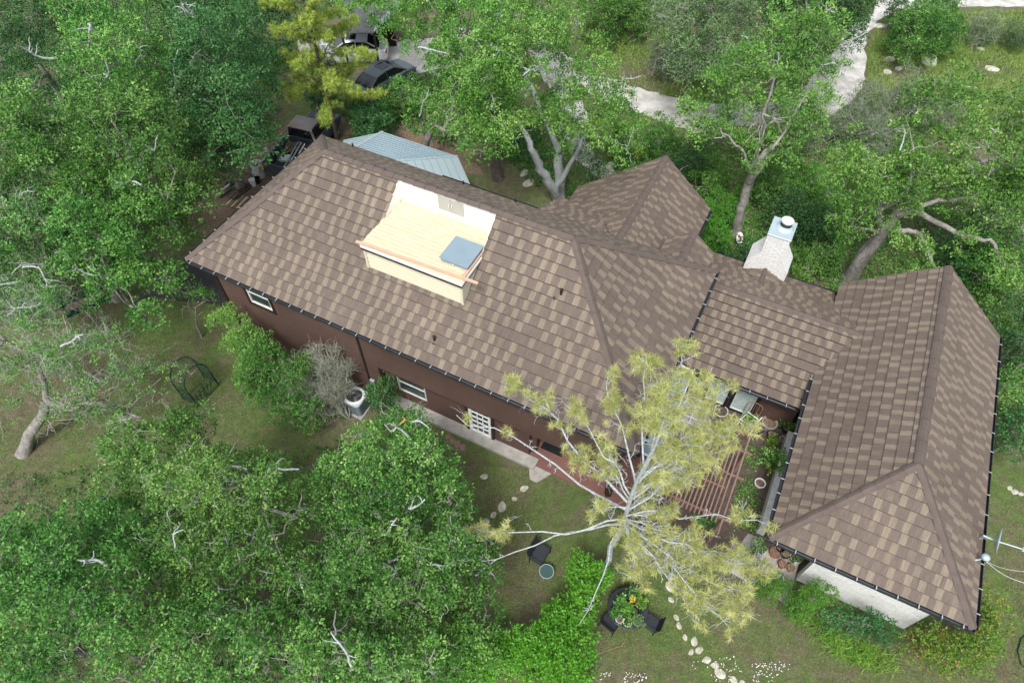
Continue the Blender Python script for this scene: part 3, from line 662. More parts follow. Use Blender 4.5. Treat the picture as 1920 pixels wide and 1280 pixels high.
# loose cedar board lying along the front edge
lb = MB(); a, b_ = H(11.28, 1.74, DZ + .025), H(6.62, 1.93, DZ + .04); lb.bar(a, b_, .115, .035)
tag(lb.build('loose_board', M['newwood']), 'long orange cedar board lying along the front edge of the roof deck', 'board')
# ------------------------------------------------------------------ roof fittings
def vent(u, v, z, s=1., base=True):
    mb = MB(); mb.lathe([(.0, .30 * s), (.055 * s, .29 * s), (.055 * s, .22 * s), (.04 * s, .21 * s), (.04 * s, 0), (.10 * s, -.02 * s), (.11 * s, -.06)], H(u, v, z), 10)
    return mb.build('vent_pipe', M['trim_dark'], house, smooth=True)
vent(4.09, 2.93, fz(2.93)); vent(7.70, .61, fz(.61)); vent(4.25, 2.75, fz(2.75), .5)
for px, py in ((868, 347), (966, 380), (654, 283)):
    u, v = Hf(px, py, 5.45); v = HW - .35; vent(u, v, EZ + (HW - v) * PITCH, .8)
# ------------------------------------------------------------------ chimney
ch = MB()
cz0, cz1 = 2.2, 5.02
def stone_box(mb, u0, u1, v0, v1, z0, z1, zs=None):
    f = [((u0, v0), (u1, v0)), ((u1, v0), (u1, v1)), ((u1, v1), (u0, v1)), ((u0, v1), (u0, v0))]
    for i, (a, b_) in enumerate(f):
        l = abs(a[0] - b_[0]) + abs(a[1] - b_[1])
        mb.face([H(*a, z0), H(*b_, z0), H(*b_, z1), H(*a, z1)], [(i * 3, z0), (i * 3 + l, z0), (i * 3 + l, z1), (i * 3, z1)])
    mb.face([H(u0, v0, z1), H(u1, v0, z1), H(u1, v1, z1), H(u0, v1, z1)], [(u0, v0), (u1, v0), (u1, v1), (u0, v1)])
cva, cvb = 11.72, 12.85
stone_box(ch, -1.29, -2.19, cva - .003, cvb + .003, cz0, cz1)
stone_box(ch, -.87, -2.62, cva, cvb, 0, 3.32)
for (uo, ui) in ((-.87, -1.288), (-2.62, -2.192)):
    zo, zi = 3.322, 4.0
    P = [(uo, cva, zo), (ui, cva, zi), (ui, cvb, zi), (uo, cvb, zo)]
    ch.face([H(*p) for p in P], [(0, 0), (.8, 0), (.8, 1.1), (0, 1.1)])
    for vv_ in (cva, cvb): ch.face([H(uo, vv_, zo), H(ui, vv_, zo), H(ui, vv_, zi)], [(0, zo), (.5, zo), (.5, zi)])
chim = ch.build('chimney', M['stone'], house, merge=False); chim['label'] = 'white stone chimney with sloped shoulders and a metal top'
mb = MB(); box_uvz(mb, -1.26, -2.22, cva - .03, cvb + .03, cz1, cz1 + .07); mb.build('chimney_cap', M['galv'], chim, bevel=.01)
mb = MB(); cc = H(-1.80, 12.38, cz1 + .07)
mb.lathe([(.36, 0), (.36, .02), (.27, .10), (.235, .11), (.235, .16)], cc, 28); mb.build('flue_base', M['galv'], chim, smooth=False)
mb = MB(); mb.lathe([(.215, .10), (.215, .30), (.19, .30), (.19, .10)], cc, 28); mb.build('flue', M['gutter'], chim)
mb = MB(); mb.lathe([(.0, .42), (.20, .415), (.25, .39), (.25, .33), (.22, .31), (.0, .31)], cc, 28); mb.build('flue_cap', M['white_dirty'], chim)
# cricket roof in front of the chimney
kz = CONZ + (CONV1 - cva) * CP; kr = kz + .42; kv = CONV1 - (kr - CONZ) / CP
for sgn, uo, lab in ((1, -.87, 'left'), (-1, -2.62, 'right')):
    mb = MB(); P = [H(-1.745, kv, kr + .02), H(uo, cva + .01, kz + .03), H(-1.745, cva + .01, kr + .02)]
    roof('roof', [P], VV, None, 'small cricket roof against the chimney', seed=30 + sgn)
cap_line('ridge_cap', [H(-1.745, kv, kr + .02), H(-1.745, cva, kr + .02)], house, .11, sd=33)
# ------------------------------------------------------------------ metal porch roof behind
def Zp(px, py, z): return G(px, py, z)
a1, a2, a3, a4 = Zp(645, 263, 2.6), Zp(718, 248, 2.6), Zp(858, 294, 2.6), Zp(884, 352, 2.6)
b1, b2, b3_ = Zp(655, 284, 3.15), Zp(729, 304, 3.25), Zp(880, 350, 2.9)
w1, w2 = H(18.6, HW - .4, 3.5), H(12.3, HW - .4, 3.5)
mb = MB()
def facet(mb, P): quad(mb, [Vector(p) for p in P], -.02)
facet(mb, [a1, a2, b1]); facet(mb, [a2, a3, b2, b1]); facet(mb, [a3, a4, b2]); facet(mb, [b1, b2, w2, w1]); facet(mb, [b2, a4, w2]); facet(mb, [a1, b1, w1])
mt = mb.build('porch_roof', M['galv'], house, merge=False); mt['label'] = 'pale galvanised metal porch roof behind the main ridge'
mb = MB()
for i in range(1, 13):
    t = i / 13; p = a2.lerp(b1, t); q = a3.lerp(b2, t); mb.bar(p + Vector((0, 0, .04)), q + Vector((0, 0, .04)), .04, .075)
for i in range(1, 9):
    t = i / 9; p = b2.lerp(a3, 1 - t * .97); q = b2.lerp(a4, 1 - t * .97); mb.bar(p + Vector((0, 0, .028)), q + Vector((0, 0, .028)), .03, .02)
for i in range(1, 7):
    t = i / 7; p = a1.lerp(b1, t); q = a2.lerp(b1, t); mb.bar(p + Vector((0, 0, .03)), q + Vector((0, 0, .03)), .03, .03)
mb.build('seam', M['hatch'], mt, merge=False)
mb = MB(); mb.bar(a2 + Vector((0, 0, .05)), b1 + Vector((0, 0, .05)), .16, .03); mb.bar(b2 + Vector((0, 0, .05)), a3 + Vector((0, 0, .05)), .12, .03); mb.build('hip_flashing', M['galv'], mt)
for p in (a1, a2, a3):
    q = p.lerp(w1, .06); m2 = MB(); m2.tube([(q.x, q.y, 0), (q.x, q.y, q.z - .03)], .06, 8); m2.build('post', M['trim_dark'], mt)
# ------------------------------------------------------------------ light awning against the right wall
mb = MB(); P = [(.45, 5.45), (-.60, 5.30), (-.60, 1.2), (.45, 1.2)]
quad(mb, [H(u, v, 3.05 + (.12 if u > 0 else 0)) for u, v in P], .03); aw = mb.build('awning', M['hatch'], house, merge=False); aw['label'] = 'pale blue-grey flat awning under the right gutter'
mb = MB(); Q = [H(.45, 5.47, 3.20), H(-.62, 5.32, 3.08), H(-.62, 1.2, 3.08), H(.45, 1.2, 3.20)]
for i in range(3): mb.bar(Q[i], Q[i + 1], .04, .06)
mb.build('awning_frame', M['white'], aw)
for vv_ in (5.1, 1.5): m2 = MB(); m2.bar(H(-.58, vv_, 0), H(-.58, vv_, 3.04), .07, .07); m2.build('post', M['white_dirty'], aw)
mb = MB(); box_uvz(mb, 5.45 - .62, 5.45 - .32, .70, .762, 1.55, 1.72); mb.build('vent_cover', M['redwood'], house)
settle(house)
# ------------------------------------------------------------------ vegetation helpers (numpy)
def fast_mesh(name, co, nv, mat, var=None, mats=None, midx=None, smooth=False):
    """co (F, nv, 3): separate faces of nv corners"""
    F = len(co); me = bpy.data.meshes.new(name)
    me.vertices.add(F * nv); me.vertices.foreach_set('co', np.ascontiguousarray(co, dtype=np.float32).ravel())
    me.loops.add(F * nv); me.loops.foreach_set('vertex_index', np.arange(F * nv, dtype=np.int32))
    me.polygons.add(F); me.polygons.foreach_set('loop_start', np.arange(0, F * nv, nv, dtype=np.int32))
    for m in (mats or [mat]): me.materials.append(m)
    if midx is not None: me.polygons.foreach_set('material_index', np.asarray(midx, dtype=np.int32))
    me.update(calc_edges=True)
    if var is not None:
        a = me.attributes.new('var', 'FLOAT', 'FACE'); a.data.foreach_set('value', np.asarray(var, dtype=np.float32))
    return me
def nrm(a): return a / np.maximum(1e-9, np.linalg.norm(a, axis=-1, keepdims=True))
def tubes_co(paths, radii, sides=4):
    """paths (n,K,3), radii (n,K) -> quads (F,4,3)"""
    P = np.asarray(paths, float); r = np.asarray(radii, float); n, K, _ = P.shape
    d = np.empty_like(P); d[:, 1:-1] = P[:, 2:] - P[:, :-2]; d[:, 0] = P[:, 1] - P[:, 0]; d[:, -1] = P[:, -1] - P[:, -2]; d = nrm(d)
    md = nrm(P[:, -1] - P[:, 0]); cand = nrm(np.array([[.23, .41, .88], [.95, .28, .1], [.1, -.95, .3]])); mx_ = np.abs(np.einsum('nkj,cj->nkc', d, cand)).max(1)
    ref = np.repeat(cand[np.argmin(mx_, axis=1)][:, None], K, axis=1)
    a = nrm(np.cross(d, ref)); b_ = np.cross(d, a)
    t = np.arange(sides) * 2 * np.pi / sides
    ring = P[:, :, None] + (a[:, :, None] * np.cos(t)[None, None, :, None] + b_[:, :, None] * np.sin(t)[None, None, :, None]) * r[:, :, None, None]
    nx = np.roll(ring, -1, axis=2)
    q = np.stack([ring[:, :-1], ring[:, 1:], nx[:, 1:], nx[:, :-1]], axis=3)
    return q.reshape(-1, 4, 3)
def tube_obj(name, paths_r, mat, parent, sides=5):
    """paths_r: list of (points, radii) of any length; resampled to one solid mesh"""
    out = []
    for pts, rr_ in paths_r:
        out.append(tubes_co(np.array([pts], float), np.array([rr_], float), sides))
    me = fast_mesh(name, np.concatenate(out), 4, mat)
    bm = bmesh.new(); bm.from_mesh(me); bmesh.ops.remove_doubles(bm, verts=bm.verts, dist=1e-4); bm.to_mesh(me); bm.free()
    me.polygons.foreach_set('use_smooth', [True] * len(me.polygons))
    o = bpy.data.objects.new(name, me); C.objects.link(o)
    if parent: o.parent = parent
    return o
def leaf_co(cen, out, n_per, spread, L, W, g, up=.9, var_c=None):
    """leaf blades round sprig centres"""
    n = len(cen); c = np.repeat(cen, n_per, axis=0); o = np.repeat(out, n_per, axis=0); m = n * n_per
    rv = nrm(g.normal(size=(m, 3))) * (g.random((m, 1)) ** .6) * spread
    d = nrm(o * .55 + nrm(g.normal(size=(m, 3))) * .85 + np.array([0, 0, .15]))
    nr = nrm(np.array([0, 0, up]) + nrm(g.normal(size=(m, 3))) * .75 + o * .3)
    s = nrm(np.cross(d, nr)); l = L * (.7 + .6 * g.random((m, 1))); w_ = W * (.7 + .6 * g.random((m, 1)))
    b0 = c + rv; tip = b0 + d * l; mid = b0 + d * l * .45 - nrm(np.cross(s, d)) * l * .06
    q = np.stack([b0, mid + s * w_ / 2, tip, mid - s * w_ / 2], axis=1)
    if var_c is None: var_c = g.random(n)
    v = np.clip(np.repeat(var_c, n_per) * .65 + g.random(m) * .35, 0, 1)
    return q, v
def noise3(p, f, ph):
    x = p * f + ph
    return (np.sin(x[:, 0] * 1.3 + np.sin(x[:, 1] * 1.7)) + np.sin(x[:, 1] * 1.1 + np.sin(x[:, 2] * 1.9 + 1)) + np.sin(x[:, 2] * 1.5 + np.sin(x[:, 0] * 1.4 + 2))) / 3
def crown(lobes, g, L=.12, W=.065, lai=1.0, gap=-.45, inner=.25, per=7, squash=.8, low=-.35, rough=.24):
    """lobes (n,4) x y z r -> leaf quads spread through the lobes' outer volume"""
    lobes = np.asarray(lobes, float); cen, outs = [], []
    area = L * W * .5
    for k, (x, y, z, r) in enumerate(lobes):
        ns = int(lai * 2 * np.pi * r * r / area / per) + 3
        d = nrm(g.normal(size=(ns, 3))); d = d[d[:, 2] > low + .3 * g.random(len(d))]
        rad = np.where(g.random(len(d)) < inner, .35 + .45 * g.random(len(d)), .8 + .22 * g.random(len(d)))
        rad = rad * (1 + rough * noise3(d, 4.5, k * 3.1) + rough * .6 * noise3(d, 11., k * 1.7))
        p = np.array([x, y, z]) + d * rad[:, None] * r * np.array([1, 1, squash])
        ok = np.ones(len(p), bool)
        near = lobes[(np.abs(lobes[:, :3] - (x, y, z)).max(1) < 2.2 * r + .5)]
        for q in near:
            if q[0] == x and q[1] == y and q[2] == z: continue
            dd = (p - q[:3]) / (q[3] * np.array([1, 1, squash])); ok &= (dd ** 2).sum(1) > .42
        cen.append(p[ok]); outs.append(d[ok])
    cen = np.concatenate(cen); outs = np.concatenate(outs)
    ph = g.random(3) * 50
    keep = (noise3(cen, 2.3, ph) > gap) & (noise3(cen, .95, ph + 30) > gap - .17)
    cen, outs = cen[keep], outs[keep]
    vc = np.clip(.48 + .38 * noise3(cen, 1.3, ph + 9) + .26 * g.normal(size=len(cen)), 0, 1)
    return leaf_co(cen, outs, per, .17 * L / .12, L, W, g, var_c=vc), cen, outs
def inpoly(P, x, y):
    ins = np.zeros(len(x), bool); n = len(P)
    for i in range(n):
        x0, y0 = P[i]; x1, y1 = P[(i + 1) % n]
        c = ((y0 > y) != (y1 > y)) & (x < (x1 - x0) * (y - y0) / (y1 - y0 + 1e-12) + x0); ins ^= c
    return ins
def edge_d(P, x, y):
    best = np.full(len(x), 1e9); n = len(P)
    for i in range(n):
        a = np.array(P[i]); b_ = np.array(P[(i + 1) % n]); ab = b_ - a; t = np.clip(((x - a[0]) * ab[0] + (y - a[1]) * ab[1]) / (ab @ ab + 1e-12), 0, 1)
        best = np.minimum(best, np.hypot(x - a[0] - t * ab[0], y - a[1] - t * ab[1]))
    return best
def lobes_from_poly(poly, z, rise, r, g, jit=.42, fill=1.08, under=True):
    """scatter rounded leaf masses over a crown outline (photo px laid at height z)"""
    P = [(G(a, b_, z).x, G(a, b_, z).y) for a, b_ in poly]; A = np.array(P); sp = r * fill
    x0, y0 = A.min(0); x1, y1 = A.max(0)
    X, Y = np.meshgrid(np.arange(x0, x1 + sp, sp), np.arange(y0, y1 + sp, sp)); X = X.ravel(); Y = Y.ravel()
    X = X + g.normal(size=len(X)) * sp * jit; Y = Y + g.normal(size=len(Y)) * sp * jit
    ok = inpoly(P, X, Y); X, Y = X[ok], Y[ok]; e = edge_d(P, X, Y); D = max(e.max(), .5)
    ok = e > r * .35; X, Y, e = X[ok], Y[ok], e[ok]
    t = np.clip(e / D, 0, 1); Z = z + rise * (1 - (1 - t) ** 2) - .25 * rise + g.normal(size=len(X)) * r * .85 * (1 if under else .7)
    rr_ = r * (.65 + .6 * g.random(len(X))) * np.clip(.6 + .6 * t, .6, 1)
    A_ = np.stack([X, Y, Z, rr_], 1)
    if under:
        B_ = A_.copy(); B_ = B_[g.random(len(B_)) < .7]; B_[:, 2] = z - .1 * rise - .5 * r - .4 * g.random(len(B_)); B_[:, :2] += g.normal(size=(len(B_), 2)) * r * .5; B_[:, 3] = r * 1.2; A_ = np.concatenate([A_, B_])
    return A_
def wobble(a, b_, K, amp, g, sag=0.):
    a, b_ = np.asarray(a, float), np.asarray(b_, float); t = np.linspace(0, 1, K)[:, None]; L = np.linalg.norm(b_ - a)
    n = g.normal(size=(K, 3)) * amp * L; n[0] = 0; n[-1] = 0
    n[1:-1] = (n[1:-1] + np.roll(n, 1, 0)[1:-1]) / 2
    p = a * (1 - t) + b_ * t + n; p[:, 2] += sag * np.sin(np.pi * t[:, 0]) * L
    return p
def skeleton(base, lobes, g, r0, fork=.35, amp=.07, tips=1.0):
    """trunk and limbs growing to the leaf masses, each new limb leaving the nearest earlier one"""
    L = np.asarray(lobes)[:, :3]; cx = L.mean(0); base = np.asarray(base, float)
    top = base * (1 - fork) + cx * fork; top[2] = max(1.0, cx[2] * .45)
    paths = []; trunk = wobble(base, top, 6, .03, g); paths.append((trunk, list(np.linspace(r0 * 1.25, r0 * .85, 6)))); paths[0][1][0] = r0 * 1.5; trunk[0][2] = -.05
    nodes = [(tuple(top), r0 * .85)]
    for z in range(3, 6): nodes.append((tuple(trunk[z]), r0 * .8))
    used = {}
    order = np.argsort(np.linalg.norm((L - top)[:, :2], axis=1) + g.random(len(L)) * 1.2)
    order = order[::-1][:max(4, len(L) // 12)].tolist() + order.tolist(); seen = set()
    for i in order:
        if i in seen: continue
        seen.add(i); p = L[i].copy(); p[2] -= .2 * lobes[i][3]
        dn = [np.linalg.norm(np.array(q) - p) + (0.9 if rq < .03 else 0) + .55 * used.get(a_, 0) for a_, (q, rq) in enumerate(nodes)]; j = int(np.argmin(dn)); q, rq = nodes[j]; used[j] = used.get(j, 0) + 1
        ln = np.linalg.norm(np.array(q) - p); rs = min(rq * .72, .035 + ln * .028 * (r0 / .25)); K = 7
        w_ = wobble(q, p, K, amp, g, .05); rad = np.linspace(rs, max(.012, rs * .35), K); paths.append((w_, list(rad)))
        for k in range(2, K): nodes.append((tuple(w_[k]), rad[k]))
    return paths
def twigs(starts, outs, g, n, length, rad, K=6, crook=.45, forks=2):
    """crooked bare twigs; returns paths, radii"""
    idx = g.integers(0, len(starts), n); P = np.empty((n, K, 3)); P[:, 0] = starts[idx]; d = nrm(outs[idx] + g.normal(size=(n, 3)) * .6)
    l = length * (.5 + g.random(n))[:, None] / (K - 1)
    for k in range(1, K):
        d = nrm(d + g.normal(size=(n, 3)) * crook); P[:, k] = P[:, k - 1] + d * l
    r = np.linspace(1, .35, K)[None] * rad * (.6 + .8 * g.random((n, 1)))
    Ps, Rs = [P], [r]
    for f in range(forks):
        k0 = g.integers(1, K - 1, n); st = P[np.arange(n), k0]; d = nrm(P[np.arange(n), k0] - P[np.arange(n), k0 - 1] + g.normal(size=(n, 3)) * .8)
        Q = np.empty((n, K, 3)); Q[:, 0] = st
        for k in range(1, K): d = nrm(d + g.normal(size=(n, 3)) * crook); Q[:, k] = Q[:, k - 1] + d * l * .6
        Ps.append(Q); Rs.append(r * .6)
    return np.concatenate(Ps), np.concatenate(Rs)
def plant(name, label, cat, base, lobes, leafmat, g, r0=.22, L=.12, W=.065, lai=1., gap=-.45, group=None, dead=0, barkm='bark', twig_n=0, twig_m='deadtwig', per=7, squash=.8, inner=.25, fork=.35, dead_len=.9, twig_len=.8, dead_r=.04, crown_name='crown', rough=.24, trunk=True):
    root = empty(name, tuple(base), 0, label, cat, group)
    off = np.array(base, float); lobes = np.asarray(lobes, float)
    (q, v), cen, outs = crown(lobes, g, L, W, lai, gap, inner, per, squash, rough=rough)
    me = fast_mesh(crown_name, q - off, 4, M[leafmat], v); o = bpy.data.objects.new(crown_name, me); C.objects.link(o); o.parent = root
    if trunk:
        sk = skeleton(base, lobes, g, r0, fork); sk = [(p - off, r) for p, r in sk]
        tube_obj('trunk', sk, M[barkm], root, 7 if r0 > .15 else 5)
    if twig_n:
        P, Rr = twigs(cen, outs, g, twig_n, twig_len, .009, crook=.5); me = fast_mesh('twigs', tubes_co(P - off, Rr, 3), 4, M[twig_m])
        o = bpy.data.objects.new('twigs', me); C.objects.link(o); o.parent = root
    # pale dead limbs standing clear of the leaves
    for k in range(dead):
        i = g.integers(0, len(lobes)); x, y, z, r = lobes[i]; s = np.array([x, y, z + r * .45]); dr = nrm(np.array([g.normal(), g.normal(), .55 + .3 * g.random()]))
        ln = dead_len * (.6 + .9 * g.random()); pts = [s]; d = dr
        for t in range(6): d = nrm(d + g.normal(size=3) * .30 + np.array([0, 0, -.03])); pts.append(pts[-1] + d * ln / 5)
        rd_ = dead_r * (.7 + .6 * g.random()); col = [(np.array(pts) - off, list(np.linspace(rd_, rd_ * .45, 7)))]
        for t in range(g.integers(2, 5)):
            j = g.integers(2, 6); st = pts[j]; dd = nrm(g.normal(size=3) + np.array([0, 0, .3])); pp = [st]
            for u in range(4): dd = nrm(dd + g.normal(size=3) * .5); pp.append(pp[-1] + dd * ln * .12)
            col.append((np.array(pp) - off, list(np.linspace(rd_ * .5, rd_ * .18, 5))))
        tube_obj('dead_branch', col, M['orangetwig' if g.random() < .06 else 'lichen'], root, 5)
    return root
def ground_leaves(name, polys, h, g, mat, n_m2, L, W, z=0., label=None, cat=None, kind='stuff', per=6):
    """low leafy cover over an outline on the ground"""
    cen = []
    for poly in polys:
        P = [(G(a, b_, z).x, G(a, b_, z).y) for a, b_ in poly]; A = np.array(P); (x0, y0), (x1, y1) = A.min(0), A.max(0)
        n = int((x1 - x0) * (y1 - y0) * n_m2 / per); X = x0 + (x1 - x0) * g.random(n); Y = y0 + (y1 - y0) * g.random(n); ok = inpoly(P, X, Y); X, Y = X[ok], Y[ok]
        p3 = np.stack([X, Y, X * 0], 1); hh = h * (.15 + .85 * np.clip(.5 + .7 * noise3(p3, 1.2, 3.) + .4 * noise3(p3, 3.1, 8.), 0, 1)) * (.5 + .5 * g.random(len(X)))
        cen.append(np.stack([X, Y, hh + z], 1))
    cen = np.concatenate(cen); outs = nrm(g.normal(size=cen.shape) * .7 + np.array([0, 0, .8]))
    vc = np.clip(.5 + .4 * noise3(cen, .9, 5.) + .25 * g.normal(size=len(cen)), 0, 1)
    q, v = leaf_co(cen, outs, per, .16, L, W, g, var_c=vc); me = fast_mesh(name, q, 4, M[mat], v); o = bpy.data.objects.new(name, me); C.objects.link(o)
    return tag(o, label, cat, None, kind)
# ------------------------------------------------------------------ pines
def pine(name, label, base, hub_lines, g, mat, needle=.16, n_need=30, trunk_pts=None, r0=.2, bark='lichen', dens=1., nw=.007, tw_n=450):
    """hub_lines: (start, tip, tuft count, radius, bare fraction, spread)"""
    root = empty(name, tuple(base), 0, label, 'pine tree'); off = np.array(base, float)
    tube_obj('trunk', [(np.array(trunk_pts) - off, list(np.linspace(r0, r0 * .25, len(trunk_pts))))], M[bark], root, 9)
    cen, dirs = [], []
    for (st, tip, nt_, rd_, bare, spr) in hub_lines:
        K = 9; p = wobble(st, tip, K, .035, g, .03); br = [(p - off, list(np.linspace(rd_, rd_ * .3, K)))]
        ln = np.linalg.norm(np.array(tip) - np.array(st)); ax = nrm(np.array(tip, float) - np.array(st, float))
        m = int(nt_ * dens)
        # side branchlets, bare inside and tufted outside
        nb_ = max(3, m // 5)
        for k in range(nb_):
            t = bare * .6 + (1 - bare * .6) * g.random(); a = p[0] + (p[-1] - p[0]) * t; i = min(K - 2, int(t * (K - 1))); a = p[i] + (p[i + 1] - p[i]) * (t * (K - 1) - i)
            s = nrm(g.normal(size=3) * np.array([1, 1, .5]) + ax * .7 + np.array([0, 0, .15])); l2 = spr * (.5 + .8 * g.random()) * (1.15 - .6 * t)
            b2 = wobble(a, a + s * l2, 5, .1, g); br.append((b2 - off, list(np.linspace(rd_ * .28, .008, 5))))
            if t > bare:
                for w2 in range(max(1, int(m / nb_))):
                    tt = .35 + .65 * g.random(); cen.append(b2[0] + (b2[-1] - b2[0]) * tt + g.normal(size=3) * .09); dirs.append(nrm(s + g.normal(size=3) * .5))
            else:
                for w2 in range(3):
                    tt = g.random(); aa = b2[0] + (b2[-1] - b2[0]) * tt; bb = aa + nrm(g.normal(size=3) + s * .5) * .22 * g.random(); br.append((np.array([aa, (aa + bb) / 2 + g.normal(size=3) * .02, bb]) - off, [.012, .01, .006]))
        o = tube_obj('branch', br, M[bark], root, 5)
    cen = np.array(cen); dirs = np.array(dirs)
    P, Rr = twigs(cen, -dirs, g, tw_n, .55, .009, crook=.4); me = fast_mesh('twigs', tubes_co(P - off, Rr, 3), 4, M[bark]); o = bpy.data.objects.new('twigs', me); C.objects.link(o); o.parent = root
    n = len(cen); mq = n * n_need
    c = np.repeat(cen, n_need, 0); dd = np.repeat(dirs, n_need, 0); nd = nrm(dd * .55 + nrm(g.normal(size=(mq, 3))) * 1.); b0 = c + dd * (g.random((mq, 1)) - .5) * .16
    s = nrm(np.cross(nd, g.normal(size=(mq, 3)))) * nw; l = needle * (.7 + .5 * g.random((mq, 1)))
    tri = np.stack([b0 - s, b0 + s, b0 + nd * l + np.array([0, 0, -.02])], 1)
    v = np.clip(np.repeat(np.clip(.5 + .3 * g.normal(size=n), 0, 1), n_need) * .6 + .4 * g.random(mq), 0, 1)
    me = fast_mesh('needles', tri - off, 3, M[mat], v); o = bpy.data.objects.new('needles', me); C.objects.link(o); o.parent = root
    return root
def A3(v): return np.array([v[0], v[1], v[2]], float)
# foreground pine, trunk rooted in the lawn before the main wall
g = np.random.default_rng(11)
pb = A3(G(1127, 1083, 0)); px_, py_ = pb[0], pb[1]
def TZ(z): return np.array([px_ + .02 * z, py_, z])
BR = [  # start z, tip px, py, tip z, tufts, radius, bare part, side spread
 (6.4, 958, 712, 7.0, 120, .075, .25, .55), (6.0, 856, 778, 6.0, 30, .065, .60, .40), (5.4, 862, 1008, 5.2, 40, .060, .62, .35),
 (5.0, 902, 1052, 4.8, 4, .060, .98, .40), (5.0, 1086, 1170, 4.2, 2, .045, .98, .22), (6.8, 1080, 760, 8.0, 60, .055, .35, .55),
 (7.5, 1140, 700, 8.6, 60, .055, .40, .50), (8.6, 1205, 670, 10.2, 70, .05, .30, .50), (9.2, 1278, 655, 10.5, 110, .06, .25, .60),
 (8.4, 1335, 690, 8.8, 85, .05, .3, .55), (8.0, 1380, 725, 7.8, 65, .05, .4, .50), (7.2, 1395, 800, 7.0, 125, .065, .3, .70),
 (6.8, 1375, 840, 6.4, 140, .065, .3, .75), (6.0, 1310, 880, 5.8, 110, .06, .35, .70), (5.6, 1445, 985, 4.8, 40, .05, .62, .42),
 (5.4, 1290, 1020, 5.0, 120, .055, .35, .60), (5.2, 1400, 1060, 4.8, 130, .065, .35, .80), (5.0, 1385, 1130, 4.5, 120, .06, .4, .75),
 (5.0, 1370, 1180, 4.3, 85, .05, .5, .65), (5.0, 1290, 1090, 4.4, 90, .05, .35, .70), (5.0, 1215, 1060, 4.6, 60, .05, .45, .50), (5.0, 1205, 1100, 4.2, 50, .045, .5, .5),
 (7.0, 1240, 870, 7.4, 90, .05, .35, .60), (7.8, 1300, 810, 8.0, 110, .05, .3, .65), (9.5, 1240, 740, 11., 80, .05, .2, .55),
 (6.6, 1120, 850, 6.6, 60, .045, .45, .45), (6.2, 1100, 960, 6.4, 36, .04, .5, .40), (5.8, 1180, 1020, 6.0, 50, .04, .4, .45), (5.6, 1260, 960, 5.6, 70, .05, .4, .5), (5.4, 1440, 1075, 4.4, 60, .045, .5, .45), (5.2, 1310, 1160, 4.2, 70, .045, .5, .6)]
lines = [(TZ(b_[0]), A3(G(b_[1], b_[2], b_[3])), b_[4], b_[5] * .62, b_[6], b_[7]) for b_ in BR]
pine('pine_tree', 'tall sparse pine with pale lichen branches and yellow needles before the courtyard', pb, lines, g, 'needle', .20, 46, [TZ(z) + g.normal(size=3) * np.array([.04, .04, 0]) for z in np.linspace(0, 11, 12)], .115, dens=1.02, nw=.0065)
# smaller yellow-green pine behind the truck
g = np.random.default_rng(12)
p2 = A3(G(634, 262, 0)); L2 = []
def T2(z): return np.array([p2[0], p2[1], z])
for k in range(34):
    t = (k + .5) / 34; z = 2.3 + 7.4 * t; a = k * 2.4; rr_ = (2.9 * (1 - t) ** .7 + .5) * (.8 + .4 * g.random())
    L2.append((T2(z), T2(z) + np.array([math.cos(a) * rr_, math.sin(a) * rr_, .25 + .3 * g.random()]), int(150 * (1.1 - t * .5)), .03, .2, .5))
pine('pine_tree', 'small bushy yellow-green pine rooted beside the black pickup', p2, L2, g, 'needle_green', .2, 24, [T2(z) + g.normal(size=3) * .03 for z in np.linspace(0, 10, 9)], .13, 'barkdark', nw=.009)
# ------------------------------------------------------------------ broadleaf trees: outline px, height, rise, base px, ...
SEED = [100]
def oak(label, poly, z, rise, base, leaf='leaf_oak', r=.9, r0=.2, L=.125, W=.068, lai=1., gap=-.5, dead=3, name='oak_tree', cat='oak tree', group=None, **kw):
    SEED[0] += 1; g = np.random.default_rng(SEED[0]); lb_ = lobes_from_poly(poly, z - .2 * rise, rise * 1.5, r * .85, g)
    b_ = A3(G(base[0], base[1], 0))
    return plant(name, label, cat, b_, lb_, leaf, g, r0=r0, L=L, W=W, lai=lai, gap=gap, dead=dead, group=group, **kw)
# foreground left oaks
FG = dict(twig_n=150, twig_m='deadtwig', twig_len=.5, inner=.12, L=.095, W=.052, gap=-.72, dead_r=.042, dead_len=.75, rough=.34)
oak('big oak filling the lower left corner, dotted with pale dead limbs', [(-60, 990), (60, 965), (170, 930), (300, 930), (330, 1000), (350, 1120), (300, 1300), (-60, 1320)], 5.2, 1.4, (130, 1180), r=.56, dead=11, lai=1.1, **FG)
oak('oak reaching toward the green arbor at its upper tip', [(190, 860), (300, 830), (345, 770), (400, 765), (440, 800), (430, 850), (530, 870), (590, 850), (600, 960), (560, 1060), (420, 1110), (330, 1080), (260, 960), (180, 900)], 5.7, 1.7, (400, 990), 'leaf_mid', r=.56, dead=13, lai=1.1, **FG)
oak('oak close to the grey air conditioner', [(560, 920), (610, 865), (690, 825), (735, 778), (790, 768), (815, 805), (860, 850), (890, 900), (880, 960), (790, 1000), (680, 1010), (590, 980)], 5.0, 1.4, (700, 930), r=.56, dead=8, lai=1.1, **FG)
oak('oak at bottom left centre with pale limbs beside the clipped lawn', [(540, 1030), (640, 1010), (780, 990), (880, 960), (930, 1030), (945, 1090), (900, 1150), (840, 1180), (760, 1190), (620, 1180), (540, 1130)], 4.5, 1.4, (760, 1120), 'leaf_oak', r=.56, dead=12, lai=1.1, **FG)
